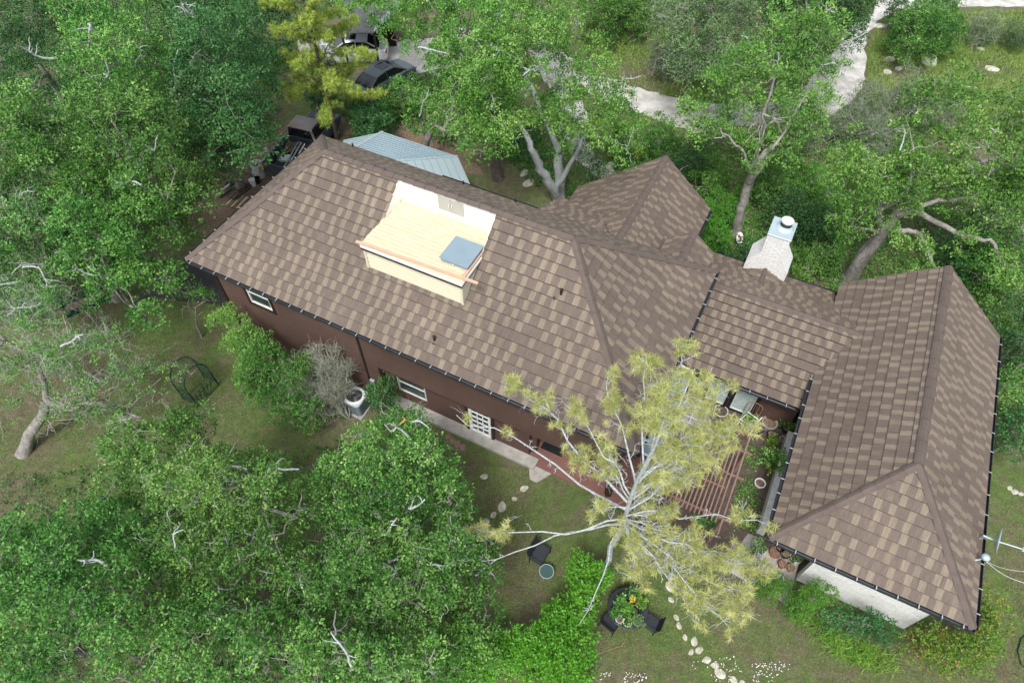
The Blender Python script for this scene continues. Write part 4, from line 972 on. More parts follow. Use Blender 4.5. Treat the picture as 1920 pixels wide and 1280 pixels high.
oak('oak along the bottom edge left of the bright hedge', [(330, 1120), (430, 1110), (560, 1140), (660, 1190), (800, 1200), (860, 1230), (850, 1310), (300, 1320)], 4.4, 1.2, (560, 1250), 'leaf_oak', r=.56, dead=6, lai=1.1, **FG)
# top left wood
oak('dark oak with grey twin trunks in the upper left corner', [(-60, -40), (60, -30), (150, -10), (140, 60), (100, 130), (130, 230), (60, 260), (-60, 200)], 6.5, 1.8, (130, 200), 'leaf_dark', r=1.0, dead=4, gap=-.2, lai=.8)
oak('tall oak with a bare pale dead crown in its middle', [(110, 60), (200, 10), (300, 20), (350, 90), (320, 180), (250, 245), (160, 240), (110, 170)], 7.2, 2.1, (250, 300), 'leaf_mid', r=.95, dead=9, dead_len=1.5, dead_r=.06, gap=-.25)
oak('oak touching the left side of the yellow pine', [(330, 60), (430, 30), (520, 70), (530, 170), (510, 260), (420, 280), (350, 220), (320, 130)], 6.8, 1.8, (470, 320), 'leaf_dark', r=.95, dead=4)
oak('oak on the left edge above the deadwood tangle', [(-60, 220), (60, 205), (140, 215), (210, 270), (205, 345), (150, 405), (30, 415), (-60, 390)], 6.0, 1.8, (90, 430), 'leaf_mid', r=.95, dead=4)
oak('rounded oak in the middle of the left wood', [(180, 205), (270, 195), (350, 230), (385, 300), (365, 370), (280, 395), (205, 350), (165, 280)], 6.4, 1.9, (330, 420), r=.95, dead=5)
oak('oak overhanging the junk pile beside the left eave', [(350, 225), (440, 190), (490, 225), (470, 270), (410, 300), (360, 320), (330, 280)], 5.2, 1.6, (450, 350), 'leaf_dark', r=.8, dead=2)
oak('oak whose crown brushes the left end of the roof', [(220, 380), (300, 350), (360, 380), (380, 420), (330, 455), (330, 500), (290, 520), (240, 520), (190, 470)], 4.6, 1.5, (330, 540), 'leaf_mid', r=.8, dead=3, L=.12, W=.065)
oak('oak above the dark pad with low drooping crown', [(100, 420), (190, 400), (260, 450), (290, 530), (270, 590), (200, 570), (110, 520)], 4.4, 1.5, (220, 560), 'leaf_oak', r=.8, dead=3, L=.12, W=.065)
oak('dense oak on the left edge at mid height of the picture', [(-60, 380), (60, 390), (120, 440), (120, 530), (40, 560), (-60, 560)], 4.6, 1.4, (40, 560), 'leaf_oak', r=.85, dead=5, twig_n=500)
oak('shaded oak at the top edge left of the yellow pine', [(290, -60), (420, -60), (540, -40), (540, 20), (430, 40), (330, 40)], 6.5, 1.6, (440, 60), 'leaf_dark', r=1.05, dead=4, twig_n=300)
oak('grey twiggy oak in the top edge gap', [(120, -70), (260, -70), (290, 0), (180, 20), (110, 0)], 6.5, 1.5, (200, 60), 'leaf_grey', r=1.05, dead=4, twig_n=500, lai=.7)
# centre top
oak('fresh green oak hanging over the parked cars', [(640, -60), (760, -60), (900, -40), (940, 20), (905, 82), (820, 85), (745, 60), (690, 20), (650, 0)], 6.2, 1.6, (860, 110), 'leaf_bright', r=.95, dead=4, gap=-.3)
oak('pale green oak between the cars and the metal porch roof', [(770, 185), (800, 140), (880, 110), (930, 160), (920, 240), (890, 262), (810, 235), (740, 232), (725, 205)], 4.4, 1.6, (790, 300), 'leaf_bright', r=.85, dead=7, gap=-.25)
oak('large spreading oak with forked pale trunk behind the main ridge', [(830, 150), (900, 80), (1000, 60), (1080, 90), (1150, 150), (1220, 210), (1215, 270), (1130, 250), (1070, 250), (1040, 290), (960, 240), (880, 270), (840, 230)], 6.6, 1.9, (1048, 372), 'leaf_bright', r=.9, r0=.26, dead=8, gap=-.3, fork=.12, barkm='lichen')
oak('oak with a dark leaning trunk behind the main ridge', [(830, 80), (880, 50), (950, 60), (970, 150), (930, 215), (860, 170)], 6.8, 1.7, (935, 335), 'leaf_bright', r=.9, r0=.24, dead=4, gap=-.3, fork=.2, barkm='barkdark')
oak('light green oak at the top edge beside the pale track', [(930, -50), (1050, -50), (1080, 0), (1060, 60), (980, 70), (930, 30)], 6.2, 1.6, (1000, 90), 'leaf_bright', r=1., dead=3, gap=-.25)
oak('grey-green oak with bare twigs at top centre right', [(1215, 20), (1280, -30), (1400, -40), (1440, 60), (1420, 110), (1340, 130), (1270, 115), (1235, 70)], 5.2, 1.5, (1310, 140), 'leaf_grey', r=.95, dead=5, twig_n=500, twig_len=1.1, lai=1.0)
oak('dense dark tree at the top edge beside the drive', [(1420, -60), (1650, -60), (1640, 10), (1590, 60), (1530, 70), (1440, 40)], 6.5, 1.8, (1520, 120), 'leaf_dark', r=1.1, dead=0, gap=-.8, lai=1.2)
oak('pale slender oak standing behind the chimney', [(1280, 190), (1340, 120), (1400, 90), (1500, 60), (1580, 80), (1600, 140), (1560, 210), (1500, 260), (1420, 310), (1330, 260), (1280, 220)], 5.8, 1.6, (1378, 440), 'leaf_bright', r=.8, r0=.22, dead=9, gap=-.35, lai=1.0, twig_n=250, fork=.25)
oak('big oak with heavy bare grey limbs reaching over the right wing', [(1580, 270), (1640, 215), (1740, 205), (1830, 225), (1930, 190), (1970, 300), (1960, 380), (1860, 385), (1790, 355), (1720, 340), (1660, 370), (1600, 385), (1560, 330)], 6.4, 1.7, (1590, 525), 'leaf_bright', r=.85, r0=.30, dead=6, gap=-.33, lai=1.0, fork=.22, twig_n=200)
oak('oak leaning in from the right edge above the thicket', [(1810, 310), (1900, 330), (1970, 420), (1940, 500), (1880, 440), (1820, 380)], 4.0, 1.0, (1880, 560), 'leaf_oak', r=.8, dead=4, gap=-.2, twig_n=300)
# sparse grey tree on the left
SEED[0] += 1; g = np.random.default_rng(77)
lb_ = lobes_from_poly([(-60, 520), (60, 500), (160, 540), (250, 620), (290, 720), (230, 800), (120, 820), (0, 790), (-60, 790)], 4.0, 1.2, .7, g)
plant('oak_tree', 'sparse grey lichen-covered oak with few leaves on the left edge', 'oak tree', A3(G(42, 852, 0)), lb_, 'leaf_mid', g, r0=.20, L=.085, W=.042, lai=.62, gap=-.12, dead=6, barkm='bark', fork=.6, twig_n=900, twig_m='deadtwig', twig_len=.7, dead_len=1.0)
# the heavy bare limbs of the right oak
def px_path(pts): return np.array([A3(G(*p)) for p in pts])
big = bpy.data.objects['oak_tree']; 
for o in bpy.data.objects:
    if o.get('label', '').startswith('big oak with heavy'): big = o
off = A3(big.location)
for pts, rd_ in (([(1590, 527, 0), (1612, 490, 1.5), (1650, 445, 3.0), (1680, 400, 4.2), (1705, 350, 5.2), (1735, 300, 6.0)], (.31, .09)),
                 ([(1680, 402, 4.2), (1720, 395, 4.6), (1800, 440, 4.6), (1860, 452, 4.8), (1885, 500, 4.6)], (.15, .05)),
                 ([(1675, 430, 4.0), (1720, 435, 4.2), (1745, 480, 4.6), (1752, 515, 4.6)], (.13, .05)),
                 ([(1705, 395, 4.4), (1760, 375, 5.0), (1830, 370, 5.4), (1880, 350, 5.6)], (.12, .04)),
                 ([(1655, 440, 3.0), (1630, 430, 3.8), (1590, 425, 4.4)], (.09, .04)),
                 ([(1690, 380, 4.8), (1665, 350, 5.6), (1610, 320, 6.0)], (.10, .04))):
    P = px_path(pts); t = np.linspace(0, len(P) - 1, 4 * len(P)); Pi = np.stack([np.interp(t, range(len(P)), P[:, k]) for k in range(3)], 1)
    Pi[1:-1] += g.normal(size=Pi[1:-1].shape) * .03
    tube_obj('limb', [(Pi - off, list(np.linspace(*rd_, len(Pi))))], M['bark'], big, 9)
tuft = []
for (x, y, z, n_, sp_, r_) in ((1745, 530, 4.5, 9, .45, .36), (1720, 548, 4.5, 3, .2, .30), (1745, 480, 4.9, 3, .25, .32), (1885, 500, 4.7, 4, .4, .35), (1885, 350, 5.8, 8, .6, .45), (1735, 295, 6.3, 10, .8, .5), (1612, 322, 6.2, 8, .7, .45), (1590, 425, 4.6, 4, .4, .35), (1690, 455, 4.7, 3, .2, .3), (1800, 430, 5.1, 4, .5, .33), (1720, 390, 5.0, 3, .3, .33), (1660, 430, 4.4, 2, .2, .28)):
    p_ = A3(G(x, y, z))
    for k in range(n_): tuft.append([*(p_ + g.normal(size=3) * sp_ * np.array([1, 1, .4])), r_ * (.7 + .6 * g.random())])
tuft = np.array(tuft)
(q, v), _, _ = crown(tuft, g, .10, .055, 1.1, -.9); me = fast_mesh('foliage_tuft', q - off, 4, M['leaf_bright'], v); o = bpy.data.objects.new('foliage_tuft', me); C.objects.link(o); o.parent = big
for o in list(bpy.data.objects):
    if o.get('label', '').startswith('pale slender'): sl_ = o
    if o.get('label', '').startswith('large spreading'): sp2 = o
def limbs(root, items, mat):
    off = A3(root.location)
    for pts, rd_ in items:
        P = px_path(pts); t = np.linspace(0, len(P) - 1, 4 * len(P)); Pi = np.stack([np.interp(t, range(len(P)), P[:, k]) for k in range(3)], 1)
        Pi[1:-1] += g.normal(size=Pi[1:-1].shape) * .03; tube_obj('limb', [(Pi - off, list(np.linspace(*rd_, len(Pi))))], M[mat], root, 8)
limbs(sl_, [([(1376, 442, 0), (1388, 400, 1.5), (1402, 350, 3.0), (1412, 320, 4.2), (1440, 280, 5.2)], (.27, .12)), ([(1410, 325, 4.0), (1390, 280, 5.0), (1350, 240, 5.8)], (.09, .03)), ([(1412, 320, 4.2), (1470, 250, 5.6), (1510, 180, 6.4)], (.10, .03))], 'bark')
limbs(sp2, [([(1048, 374, 0), (1030, 345, 1.6), (1012, 310, 3.0), (995, 275, 4.4), (975, 230, 5.6)], (.30, .10)), ([(1042, 360, .8), (1060, 325, 2.4), (1085, 280, 4.0), (1100, 240, 5.2)], (.16, .06))], 'lichen')
# ------------------------------------------------------------------ shrubs
def bush(label, poly, z, rise, leaf='leaf_oak', r=.45, L=.085, W=.045, lai=1.1, name='shrub', cat='shrub', group=None, base=None, dead=0, trunk=True, **kw):
    SEED[0] += 1; g = np.random.default_rng(SEED[0]); lb_ = lobes_from_poly(poly, z, rise, r, g, under=False)
    cx = sum(p[0] for p in poly) / len(poly); cy = sum(p[1] for p in poly) / len(poly); c = G(cx, cy, z); b_ = np.array([c.x, c.y, 0.])
    # skirt of lower foliage down to the ground
    low_ = lb_.copy(); low_[:, 2] = np.maximum(.2, low_[:, 2] * .45); low_[:, :2] = b_[:2] + (low_[:, :2] - b_[:2]) * .97; lb2 = np.concatenate([lb_, low_])
    kw.setdefault('gap', -.62); kw.setdefault('rough', .34)
    return plant(name, label, cat, b_, lb2, leaf, g, r0=.06, L=L, W=W, lai=lai, dead=dead, group=group, crown_name='foliage', trunk=trunk, barkm='bark', **kw)
bush('tall light green shrub at the left front corner of the house', [(395, 600), (440, 580), (470, 610), (510, 640), (500, 700), (440, 700), (400, 650)], 2.2, .9, 'leaf_bright', .5)
bush('dense dark green shrub against the brown wall', [(440, 640), (520, 640), (590, 670), (600, 730), (580, 800), (520, 790), (470, 750), (430, 700)], 2.0, .9, 'leaf_oak', .5)
bush('fine grey-stemmed bush with thin leaves beside the air conditioner', [(690, 720), (740, 720), (760, 750), (720, 770), (690, 760)], 1.2, .5, 'leaf_dark', .35)
bush('clipped round boxwood left of the stone wall', [(1418, 1082), (1450, 1070), (1488, 1082), (1494, 1110), (1472, 1136), (1430, 1130)], 1.0, .55, 'leaf_box', .35, L=.05, W=.03, name='boxwood', rough=.07, gap=-.95, lai=1.5)
bush('clipped round boxwood touching the stone wall corner', [(1484, 1100), (1525, 1088), (1560, 1115), (1558, 1155), (1515, 1162), (1480, 1138)], 1.0, .55, 'leaf_box', .35, L=.05, W=.03, name='boxwood', rough=.07, gap=-.95, lai=1.5)
bush('dark rose bushes along the foot of the stone wall', [(1550, 1130), (1600, 1140), (1670, 1175), (1690, 1200), (1640, 1215), (1580, 1190), (1545, 1160)], .8, .4, 'leaf_dark', .35, L=.07, W=.045)
bush('reddish tipped green shrub at the front corner of the right wing', [(1700, 1190), (1760, 1175), (1820, 1185), (1860, 1210), (1850, 1250), (1780, 1260), (1710, 1240)], 1.4, .7, 'leaf_red', .45)
bush('green shrub at the outer gutter corner of the right wing', [(1825, 1100), (1860, 1095), (1885, 1150), (1885, 1200), (1840, 1190)], 1.4, .7, 'leaf_red', .4)
bush('bright green hedge in the bottom centre of the garden', [(1075, 1050), (1120, 1045), (1150, 1080), (1140, 1130), (1125, 1200), (1115, 1300), (960, 1310), (900, 1300), (860, 1240), (960, 1170), (1040, 1130)], 1.7, .7, 'leaf_hedge', .42, L=.10, W=.055, lai=1.3, name='hedge', cat='hedge', group=None, trunk=False)
bush('mixed green shrub left of the bright hedge', [(800, 1180), (870, 1150), (930, 1190), (960, 1260), (930, 1310), (800, 1310), (770, 1240)], 1.7, .8, 'leaf_bright', .45, L=.09, W=.05)
bush('round shrub behind the stone chimney, larger', [(1350, 360), (1395, 358), (1400, 400), (1370, 415), (1345, 395)], 1.3, .6, 'leaf_box', .42, L=.07, W=.04, name='boxwood', rough=.08, gap=-.95, lai=1.3)
bush('round shrub beside the rear wing gutter', [(1318, 375), (1350, 372), (1375, 400), (1368, 430), (1330, 430), (1318, 405)], 1.3, .6, 'leaf_box', .42, L=.07, W=.04, name='boxwood', rough=.08, gap=-.95, lai=1.3)
bush('low round shrub nearest the rear gutter end', [(1310, 425), (1345, 415), (1372, 435), (1365, 465), (1325, 465)], 1.2, .5, 'leaf_box', .42, L=.07, W=.04, name='boxwood', rough=.08, gap=-.95, lai=1.3)
bush('leafy shrub in front of the parked dark sedan', [(700, 165), (760, 150), (800, 165), (780, 195), (720, 200)], 1.5, .6, 'leaf_oak', .5, L=.11, W=.06)
bush('rough shrub behind the black pickup', [(650, 205), (700, 190), (740, 215), (735, 245), (690, 250), (655, 235)], 1.6, .7, 'leaf_dark', .5, L=.11, W=.06)
bush('tall shrub at the left of the parked dark sedan', [(560, 150), (610, 140), (640, 160), (620, 185), (570, 185)], 1.6, .7, 'leaf_dark', .5, L=.11, W=.06)
bush('dark conical shrub against the rear wing', [(1095, 325), (1120, 310), (1142, 330), (1135, 350), (1100, 350)], 1.6, .9, 'leaf_dark', .35)
bush('leafy shrub at the top edge above the track', [(1070, -30), (1240, -30), (1240, 20), (1200, 50), (1130, 60), (1090, 40)], 1.8, .8, 'leaf_oak', .6, L=.11, W=.06)
bush('large rounded shrub between drive and road', [(1665, 40), (1700, 10), (1760, -10), (1810, 10), (1815, 60), (1770, 90), (1710, 92), (1665, 70)], 2.0, 1.0, 'leaf_oak', .6, L=.12, W=.06)
bush('small dark shrub at the fork of drive and road', [(1655, 10), (1690, 5), (1700, 30), (1665, 40)], 1.4, .5, 'leaf_dark', .45, L=.11, W=.06)
bush('blue-green spiky shrub on the far right slope', [(1815, 45), (1870, 40), (1880, 65), (1825, 72)], .9, .4, 'leaf_grey', .4, L=.2, W=.02, twig_n=200)
bush('spiky shrub at the right edge of the far slope', [(1885, 45), (1940, 45), (1940, 80), (1890, 78)], .9, .4, 'leaf_grey', .4, L=.2, W=.02)
bush('thin grey shrub behind the drive bend', [(1215, 90), (1290, 100), (1310, 130), (1240, 130)], 1.0, .5, 'leaf_grey', .5, twig_n=600)
# thicket right of the wing: several shrubs
TH = [((1880, 560), 'upper', 'leaf_oak'), ((1835, 520), 'inner', 'leaf_oak'), ((1905, 640), 'middle', 'leaf_dark'), ((1895, 720), 'lower', 'leaf_oak'), ((1915, 800), 'lowest', 'leaf_dark'), ((1800, 480), 'rear', 'leaf_dark'), ((1860, 470), 'far rear', 'leaf_oak')]
for (x, y), w_, lf in TH:
    bush('dense thicket shrub right of the right wing, %s of the row' % w_, [(x - 45, y - 40), (x + 20, y - 50), (x + 55, y - 10), (x + 45, y + 40), (x - 10, y + 50), (x - 50, y + 20)], 1.8, .8, lf, .6, L=.11, W=.06, group='thicket shrubs right of the right wing', lai=.9)
SC = [(1530, 430), (1460, 560), (1520, 500), (1300, 310), (1240, 260), (1330, 340), (1480, 400), (1440, 350), (1520, 340), (1390, 490), (1180, 270), (1560, 380)]
for i, (x, y) in enumerate(SC):
    w_ = 40 if i % 3 else 52
    if i == 1: x, y = 1545, 470
    bush('low bush among the undergrowth behind the house' , [(x - w_, y - 20), (x, y - 34), (x + w_, y - 16), (x + w_ - 8, y + 22), (x - 8, y + 34), (x - w_ + 6, y + 16)], .9, .5, ('leaf_dark', 'leaf_oak', 'leaf_bright')[i % 3], .45, L=.10, W=.055, group='low bushes behind the house', lai=.9)
# grey scrub on the slope
SCR = [(1640, 195), (1700, 180), (1770, 205), (1600, 230), (1660, 250), (1500, 240)]
for i, (x, y) in enumerate(SCR):
    bush('grey leafless scrub bush on the slope behind the right oak', [(x - 50, y - 20), (x, y - 32), (x + 50, y - 14), (x + 44, y + 20), (x - 6, y + 30), (x - 44, y + 16)], 1.1, .5, 'leaf_grey', .5, L=.09, W=.04, lai=.8, gap=-.35, twig_n=280, twig_m='deadtwig', twig_len=.9, group='grey scrub on the slope')
# thin young tree and dead shrub by the left wall
oak('thin young tree with feathery leaves on the lawn by the house corner', [(318, 565), (345, 530), (390, 530), (400, 560), (370, 590), (330, 585)], 2.6, .6, (378, 632), 'leaf_bright', r=.35, r0=.05, L=.11, W=.025, lai=.55, dead=0, name='young_tree', cat='young tree', gap=-.1)
SEED[0] += 1; g = np.random.default_rng(5)
db = A3(G(655, 785, 0)); root = empty('dead_shrub', tuple(db), 0, 'bare grey dead shrub fanning out beside the air conditioner', 'dead shrub')
stems = []; cen = []
for (tx, ty, tz) in ((545, 700, 2.2), (560, 690, 2.3), (575, 720, 2.0), (590, 665, 2.4), (600, 700, 2.2), (620, 690, 2.2), (595, 660, 2.6), (630, 660, 2.6), (560, 745, 1.6), (580, 765, 1.3), (650, 690, 2.0), (610, 740, 1.8)):
    p = wobble(db, A3(G(tx, ty, tz)), 8, .04, g, .08); stems.append((p - db, list(np.linspace(.035, .012, 8)))); cen += [p[k] for k in range(3, 8)]
tube_obj('stem', stems, M['deadtwig'], root, 5); cen = np.array(cen); outs = nrm(cen - db)
P, Rr = twigs(cen, outs, g, 900, .6, .009, crook=.3, forks=3); me = fast_mesh('twigs', tubes_co(P - db, Rr, 3), 4, M['deadtwig']); o = bpy.data.objects.new('twigs', me); C.objects.link(o); o.parent = root
# ------------------------------------------------------------------ ground cover and grass
g = np.random.default_rng(31)
ground_leaves('undergrowth', [[(900, 250), (1000, 330), (1060, 380), (1330, 480), (1600, 560), (1790, 500), (1990, 560), (2000, 1020), (1960, 900), (1880, 820), (1870, 560), (1990, 480), (1990, 330), (1600, 260), (1480, 260), (1200, 255), (1000, 200)]], .45, g, 'leaf_oak', 300, .10, .055, label='low dark green undergrowth behind and right of the house', cat='undergrowth')
ground_leaves('undergrowth', [[(-150, 600), (-100, 400), (-200, -150), (500, -180), (980, -180), (960, 60), (900, 20), (560, 40), (520, 240), (330, 420), (200, 560), (60, 600)], [(640, 200), (720, 165), (900, 120), (1010, 240), (1050, 360), (1000, 350), (900, 250), (880, 290), (850, 280), (740, 240), (650, 240)]], .5, g, 'leaf_dark', 150, .14, .08, label='shaded undergrowth beneath the wood on the left', cat='undergrowth')
ground_leaves('undergrowth', [[(-60, 900), (200, 880), (330, 860), (500, 880), (640, 830), (800, 850), (860, 950), (850, 1120), (900, 1200), (860, 1320), (-60, 1320)]], .7, g, 'leaf_dark', 150, .10, .055, label='dark low growth beneath the lower left oaks', cat='undergrowth')
ground_leaves('courtyard_plants', [[(1378, 915), (1395, 890), (1412, 895), (1420, 930), (1432, 965), (1418, 1000), (1372, 990)], [(1385, 850), (1405, 835), (1425, 850), (1420, 880), (1398, 885)]], .5, g, 'leaf_bright', 560, .08, .045, label='leafy green bedding plants filling the courtyard bed', cat='bedding plants')
ground_leaves('strappy_border', [[(1480, 1140), (1510, 1150), (1600, 1200), (1690, 1230), (1680, 1262), (1640, 1258), (1550, 1220), (1485, 1165)]], .5, g, 'strap_leaf', 700, .32, .022, label='band of strappy bright green leaves edging the bed', cat='border plants')
def grass(name, polys, n_m2, h, label, w_=.012):
    out = []
    for poly in polys:
        P = [(G(a, b_, 0).x, G(a, b_, 0).y) for a, b_ in poly]; A = np.array(P); (x0, y0), (x1, y1) = A.min(0), A.max(0)
        n = int((x1 - x0) * (y1 - y0) * n_m2); X = x0 + (x1 - x0) * g.random(n); Y = y0 + (y1 - y0) * g.random(n); ok = inpoly(P, X, Y); X, Y = X[ok], Y[ok]
        p3 = np.stack([X, Y, X * 0], 1); ok = noise3(p3, .8, 2.) + .5 * noise3(p3, 2.7, 4.) + .5 * g.normal(size=len(X)) > -.1; X, Y = X[ok], Y[ok]
        b0 = np.stack([X, Y, X * 0 - .01], 1); a = g.random(len(X)) * 6.28; s = np.stack([np.cos(a), np.sin(a), a * 0], 1) * w_; ln = h * (.4 + g.random((len(X), 1)))
        tip = b0 + nrm(g.normal(size=(len(X), 3)) * np.array([.7, .7, 0]) + np.array([0, 0, .8])) * ln
        out.append(np.stack([b0 - s, b0 + s, tip], 1))
    q = np.concatenate(out); v = np.clip(.5 + .45 * noise3(q[:, 0], .6, 1.) + .25 * g.normal(size=len(q)), 0, 1)
    me = fast_mesh(name, q, 3, M['grass_blade'], v); o = bpy.data.objects.new(name, me); C.objects.link(o); return tag(o, label, 'grass', None, 'stuff')
grass('grass', [[(180, 620), (420, 560), (520, 740), (660, 840), (1100, 900), (1120, 1060), (960, 1180), (840, 1180), (860, 960), (600, 850), (300, 900), (60, 900), (-60, 880), (-60, 620)],
                [(1120, 1290), (1130, 1130), (1240, 1060), (1420, 1110), (1500, 1200), (1690, 1270), (1880, 1240), (1880, 900), (1960, 900), (1990, 1290)]], 640, .08, 'short patchy lawn grass')
sg = grass('grass', [[(1090, 70), (1230, 40), (1300, 60), (1330, 180), (1240, 180), (1130, 130)], [(1640, 60), (1700, 30), (1990, 20), (1990, 260), (1640, 260), (1625, 120)]], 900, .22, 'taller bright grass on the slope by the drive', .024); sg.data.materials[0] = M['slope_grass']
def specks(name, polys, n, g, mat, label, cat, z0=.05, z1=.14, s=.022):
    out = []
    for poly in polys:
        P = [(G(a, b_, 0).x, G(a, b_, 0).y) for a, b_ in poly]; A = np.array(P); (x0, y0), (x1, y1) = A.min(0), A.max(0)
        X = x0 + (x1 - x0) * g.random(n); Y = y0 + (y1 - y0) * g.random(n); ok = inpoly(P, X, Y) & (noise3(np.stack([X, Y, X * 0], 1), 3.5, 1.) > -.05); X, Y = X[ok], Y[ok]
        c = np.stack([X, Y, z0 + (z1 - z0) * g.random(len(X))], 1)
        for k in range(3):
            a = np.pi * k / 3 + g.random(len(X)); d = np.stack([np.cos(a), np.sin(a), g.normal(size=len(X)) * .3], 1) * s; e = np.stack([-np.sin(a), np.cos(a), g.normal(size=len(X)) * .3], 1) * s * .5
            out.append(np.stack([c - d, c + e, c + d, c - e], 1))
    me = fast_mesh(name, np.concatenate(out), 4, M[mat]); o = bpy.data.objects.new(name, me); C.objects.link(o); return tag(o, label, cat, None, 'stuff')
specks('white_flowers', [[(1125, 1262), (1210, 1260), (1215, 1290), (1120, 1290)], [(1290, 1240), (1380, 1230), (1400, 1290), (1330, 1290)], [(1405, 1240), (1480, 1240), (1490, 1290), (1410, 1290)], [(1390, 1080), (1420, 1085), (1418, 1110), (1395, 1108)]], 110, g, 'petal_white', 'scattered small white flowers in the lawn', 'flowers')
specks('yellow_flowers', [[(1175, 285), (1215, 280), (1210, 310), (1180, 315)]], 160, g, 'petal_yellow', 'yellow and white lilies by the rear wing', 'flowers', .4, .7, .05)

specks('fallen_leaves', [[(180, 600), (420, 560), (520, 740), (640, 850), (1000, 880), (1120, 1060), (960, 1180), (600, 900), (300, 900), (60, 900), (-60, 880), (-60, 620)], [(1120, 1290), (1130, 1130), (1420, 1110), (1690, 1270), (1880, 1240), (1880, 900), (1990, 900), (1990, 1290)]], 5200, g, 'oldwood', 'scattered dry fallen leaves on the lawn', 'fallen leaves', .02, .05, .019)
# ------------------------------------------------------------------ VEHICLES
def V3(x, y, z): return Vector((x, y, z))
M['paint_black'] = simple('faded_black_paint', (.06, .075, .10), .35, .3, 1.5, 0, spec=.6)
M['paint_rusty'] = simple('rusted_blue_grey_paint', (.26, .31, .37), .5, .2, 1.2, .05, 12, .5, col2=(.34, .20, .14))
M['paint_dark'] = simple('dark_blue_grey_paint', (.075, .095, .11), .25, .15, 1., 0, spec=.7)
M['paint_white'] = simple('white_car_paint', (.74, .76, .78), .3, .04, 1., 0, spec=.6)
M['carglass'] = simple('car_glass', (.012, .016, .018), .08, .2, 1., 0, spec=.8)
M['lamp_red'] = simple('red_lamp_lens', (.45, .02, .03), .2, .1)
M['chrome'] = simple('bright_metal', (.62, .64, .66), .25, .1, metal=.8)
def loft(mb, secs):
    """secs: list of (x, [(y, z)...]) closed rings"""
    for (x0, a), (x1, b_) in zip(secs[:-1], secs[1:]):
        n = len(a)
        for i in range(n): mb.face([V3(x0, *a[i]), V3(x1, *b_[i]), V3(x1, *b_[(i + 1) % n]), V3(x0, *a[(i + 1) % n])])
    mb.face([V3(secs[0][0], *p) for p in secs[0][1]][::-1]); mb.face([V3(secs[-1][0], *p) for p in secs[-1][1]])
def ring(w_, z0, z1, c=.10):
    return [(-w_ * .94, z0), (w_ * .94, z0), (w_, z0 + .15), (w_, (z0 + z1) / 2 + .1), (w_ - .04, z1 - c * .6), (w_ - .14, z1), (-w_ + .14, z1), (-w_ + .04, z1 - c * .6), (-w_, (z0 + z1) / 2 + .1), (-w_, z0 + .15)]
def wheel(root, x, y, r=.33, w_=.22):
    mb = MB(); prof = [(0, -.5), (r * .7, -.5), (r, -.35), (r, .35), (r * .7, .5), (0, .5)]
    for i in range(len(prof) - 1):
        for k in range(20):
            a, b_ = k * .31416, (k + 1) * .31416; (r0, h0), (r1, h1) = prof[i], prof[i + 1]
            mb.face([V3(x + r0 * math.cos(a), y + h0 * w_, r + r0 * math.sin(a)), V3(x + r0 * math.cos(b_), y + h0 * w_, r + r0 * math.sin(b_)), V3(x + r1 * math.cos(b_), y + h1 * w_, r + r1 * math.sin(b_)), V3(x + r1 * math.cos(a), y + h1 * w_, r + r1 * math.sin(a))])
    wl = mb.build('wheel', M['rubber'], root); m2 = MB(); s = 1 if y > 0 else -1; yy = y + s * (w_ / 2 + .012)
    for k in range(5):
        a = k * 1.2566; m2.bar(V3(x, yy, r), V3(x + r * .62 * math.cos(a), yy, r + r * .62 * math.sin(a)), .07, .03, (0, 1, 0))
    pts = [V3(x + r * .62 * math.cos(t * .31416), yy, r + r * .62 * math.sin(t * .31416)) for t in range(21)]; m2.tube(pts, .022, 5, False); m2.build('rim', M['chrome'], wl)
def sedan(label, loc, rz, paint, name='parked_car'):
    root = empty(name, loc, rz, label, 'car'); mb = MB()
    st = [(-2.25, .70, .35, .72), (-2.15, .84, .24, .88), (-1.6, .90, .18, .93), (-.9, .92, .16, .96), (.6, .92, .16, .94), (1.4, .90, .18, .86), (2.05, .84, .22, .74), (2.25, .66, .32, .60)]
    loft(mb, [(x, ring(w_, a, b_)) for x, w_, a, b_ in st]); mb.build('body', M[paint], root, smooth=False, bevel=0)
    m2 = MB(); A = [(-1.75, .66, .93), (-1.05, .60, 1.34), (-.2, .60, 1.42), (.45, .61, 1.38), (1.25, .70, .90)]
    loft(m2, [(x, [(-w_ - .10, .88), (w_ + .10, .88), (w_, z), (-w_, z)]) for x, w_, z in A]); m2.build('cabin', M['carglass'], root)
    m3 = MB(); loft(m3, [(x, [(-w_ - .012, z - .02), (w_ + .012, z - .02), (w_ - .03, z + .022), (-w_ + .03, z + .022)]) for x, w_, z in A[1:4]])
    for s in (-1, 1):
        m3.bar(V3(-1.05, s * .605, 1.33), V3(-1.78, s * .70, .94), .07, .05); m3.bar(V3(.45, s * .615, 1.37), V3(1.28, s * .73, .91), .06, .05); m3.bar(V3(-.3, s * .615, 1.39), V3(-.25, s * .72, .92), .07, .04)
    m3.build('roof_panel', M[paint], root)
    m5 = MB(); m5.box((.0, 0, 1.446), (.62, .72, .012)); m5.build('sunroof', M['carglass'], root)
    for x in (-1.35, 1.38):
        for y in (-.80, .80): wheel(root, x, y)
    for s in (-1, 1):
        m4 = MB(); m4.box((-2.19, s * .66, .74), (.10, .30, .15)); m4.build('tail_light', M['lamp_red'], root)
        m4 = MB(); m4.box((2.12, s * .62, .60), (.16, .30, .12)); m4.build('headlight', M['chrome'], root)
        m4 = MB(); m4.box((.95, s * 1.0, .98), (.12, .16, .12)); m4.build('mirror', M[paint], root)
    return root
def ang(px0, py0, z0, px1, py1, z1):
    d = G(px1, py1, z1) - G(px0, py0, z0); return math.atan2(d.y, d.x)
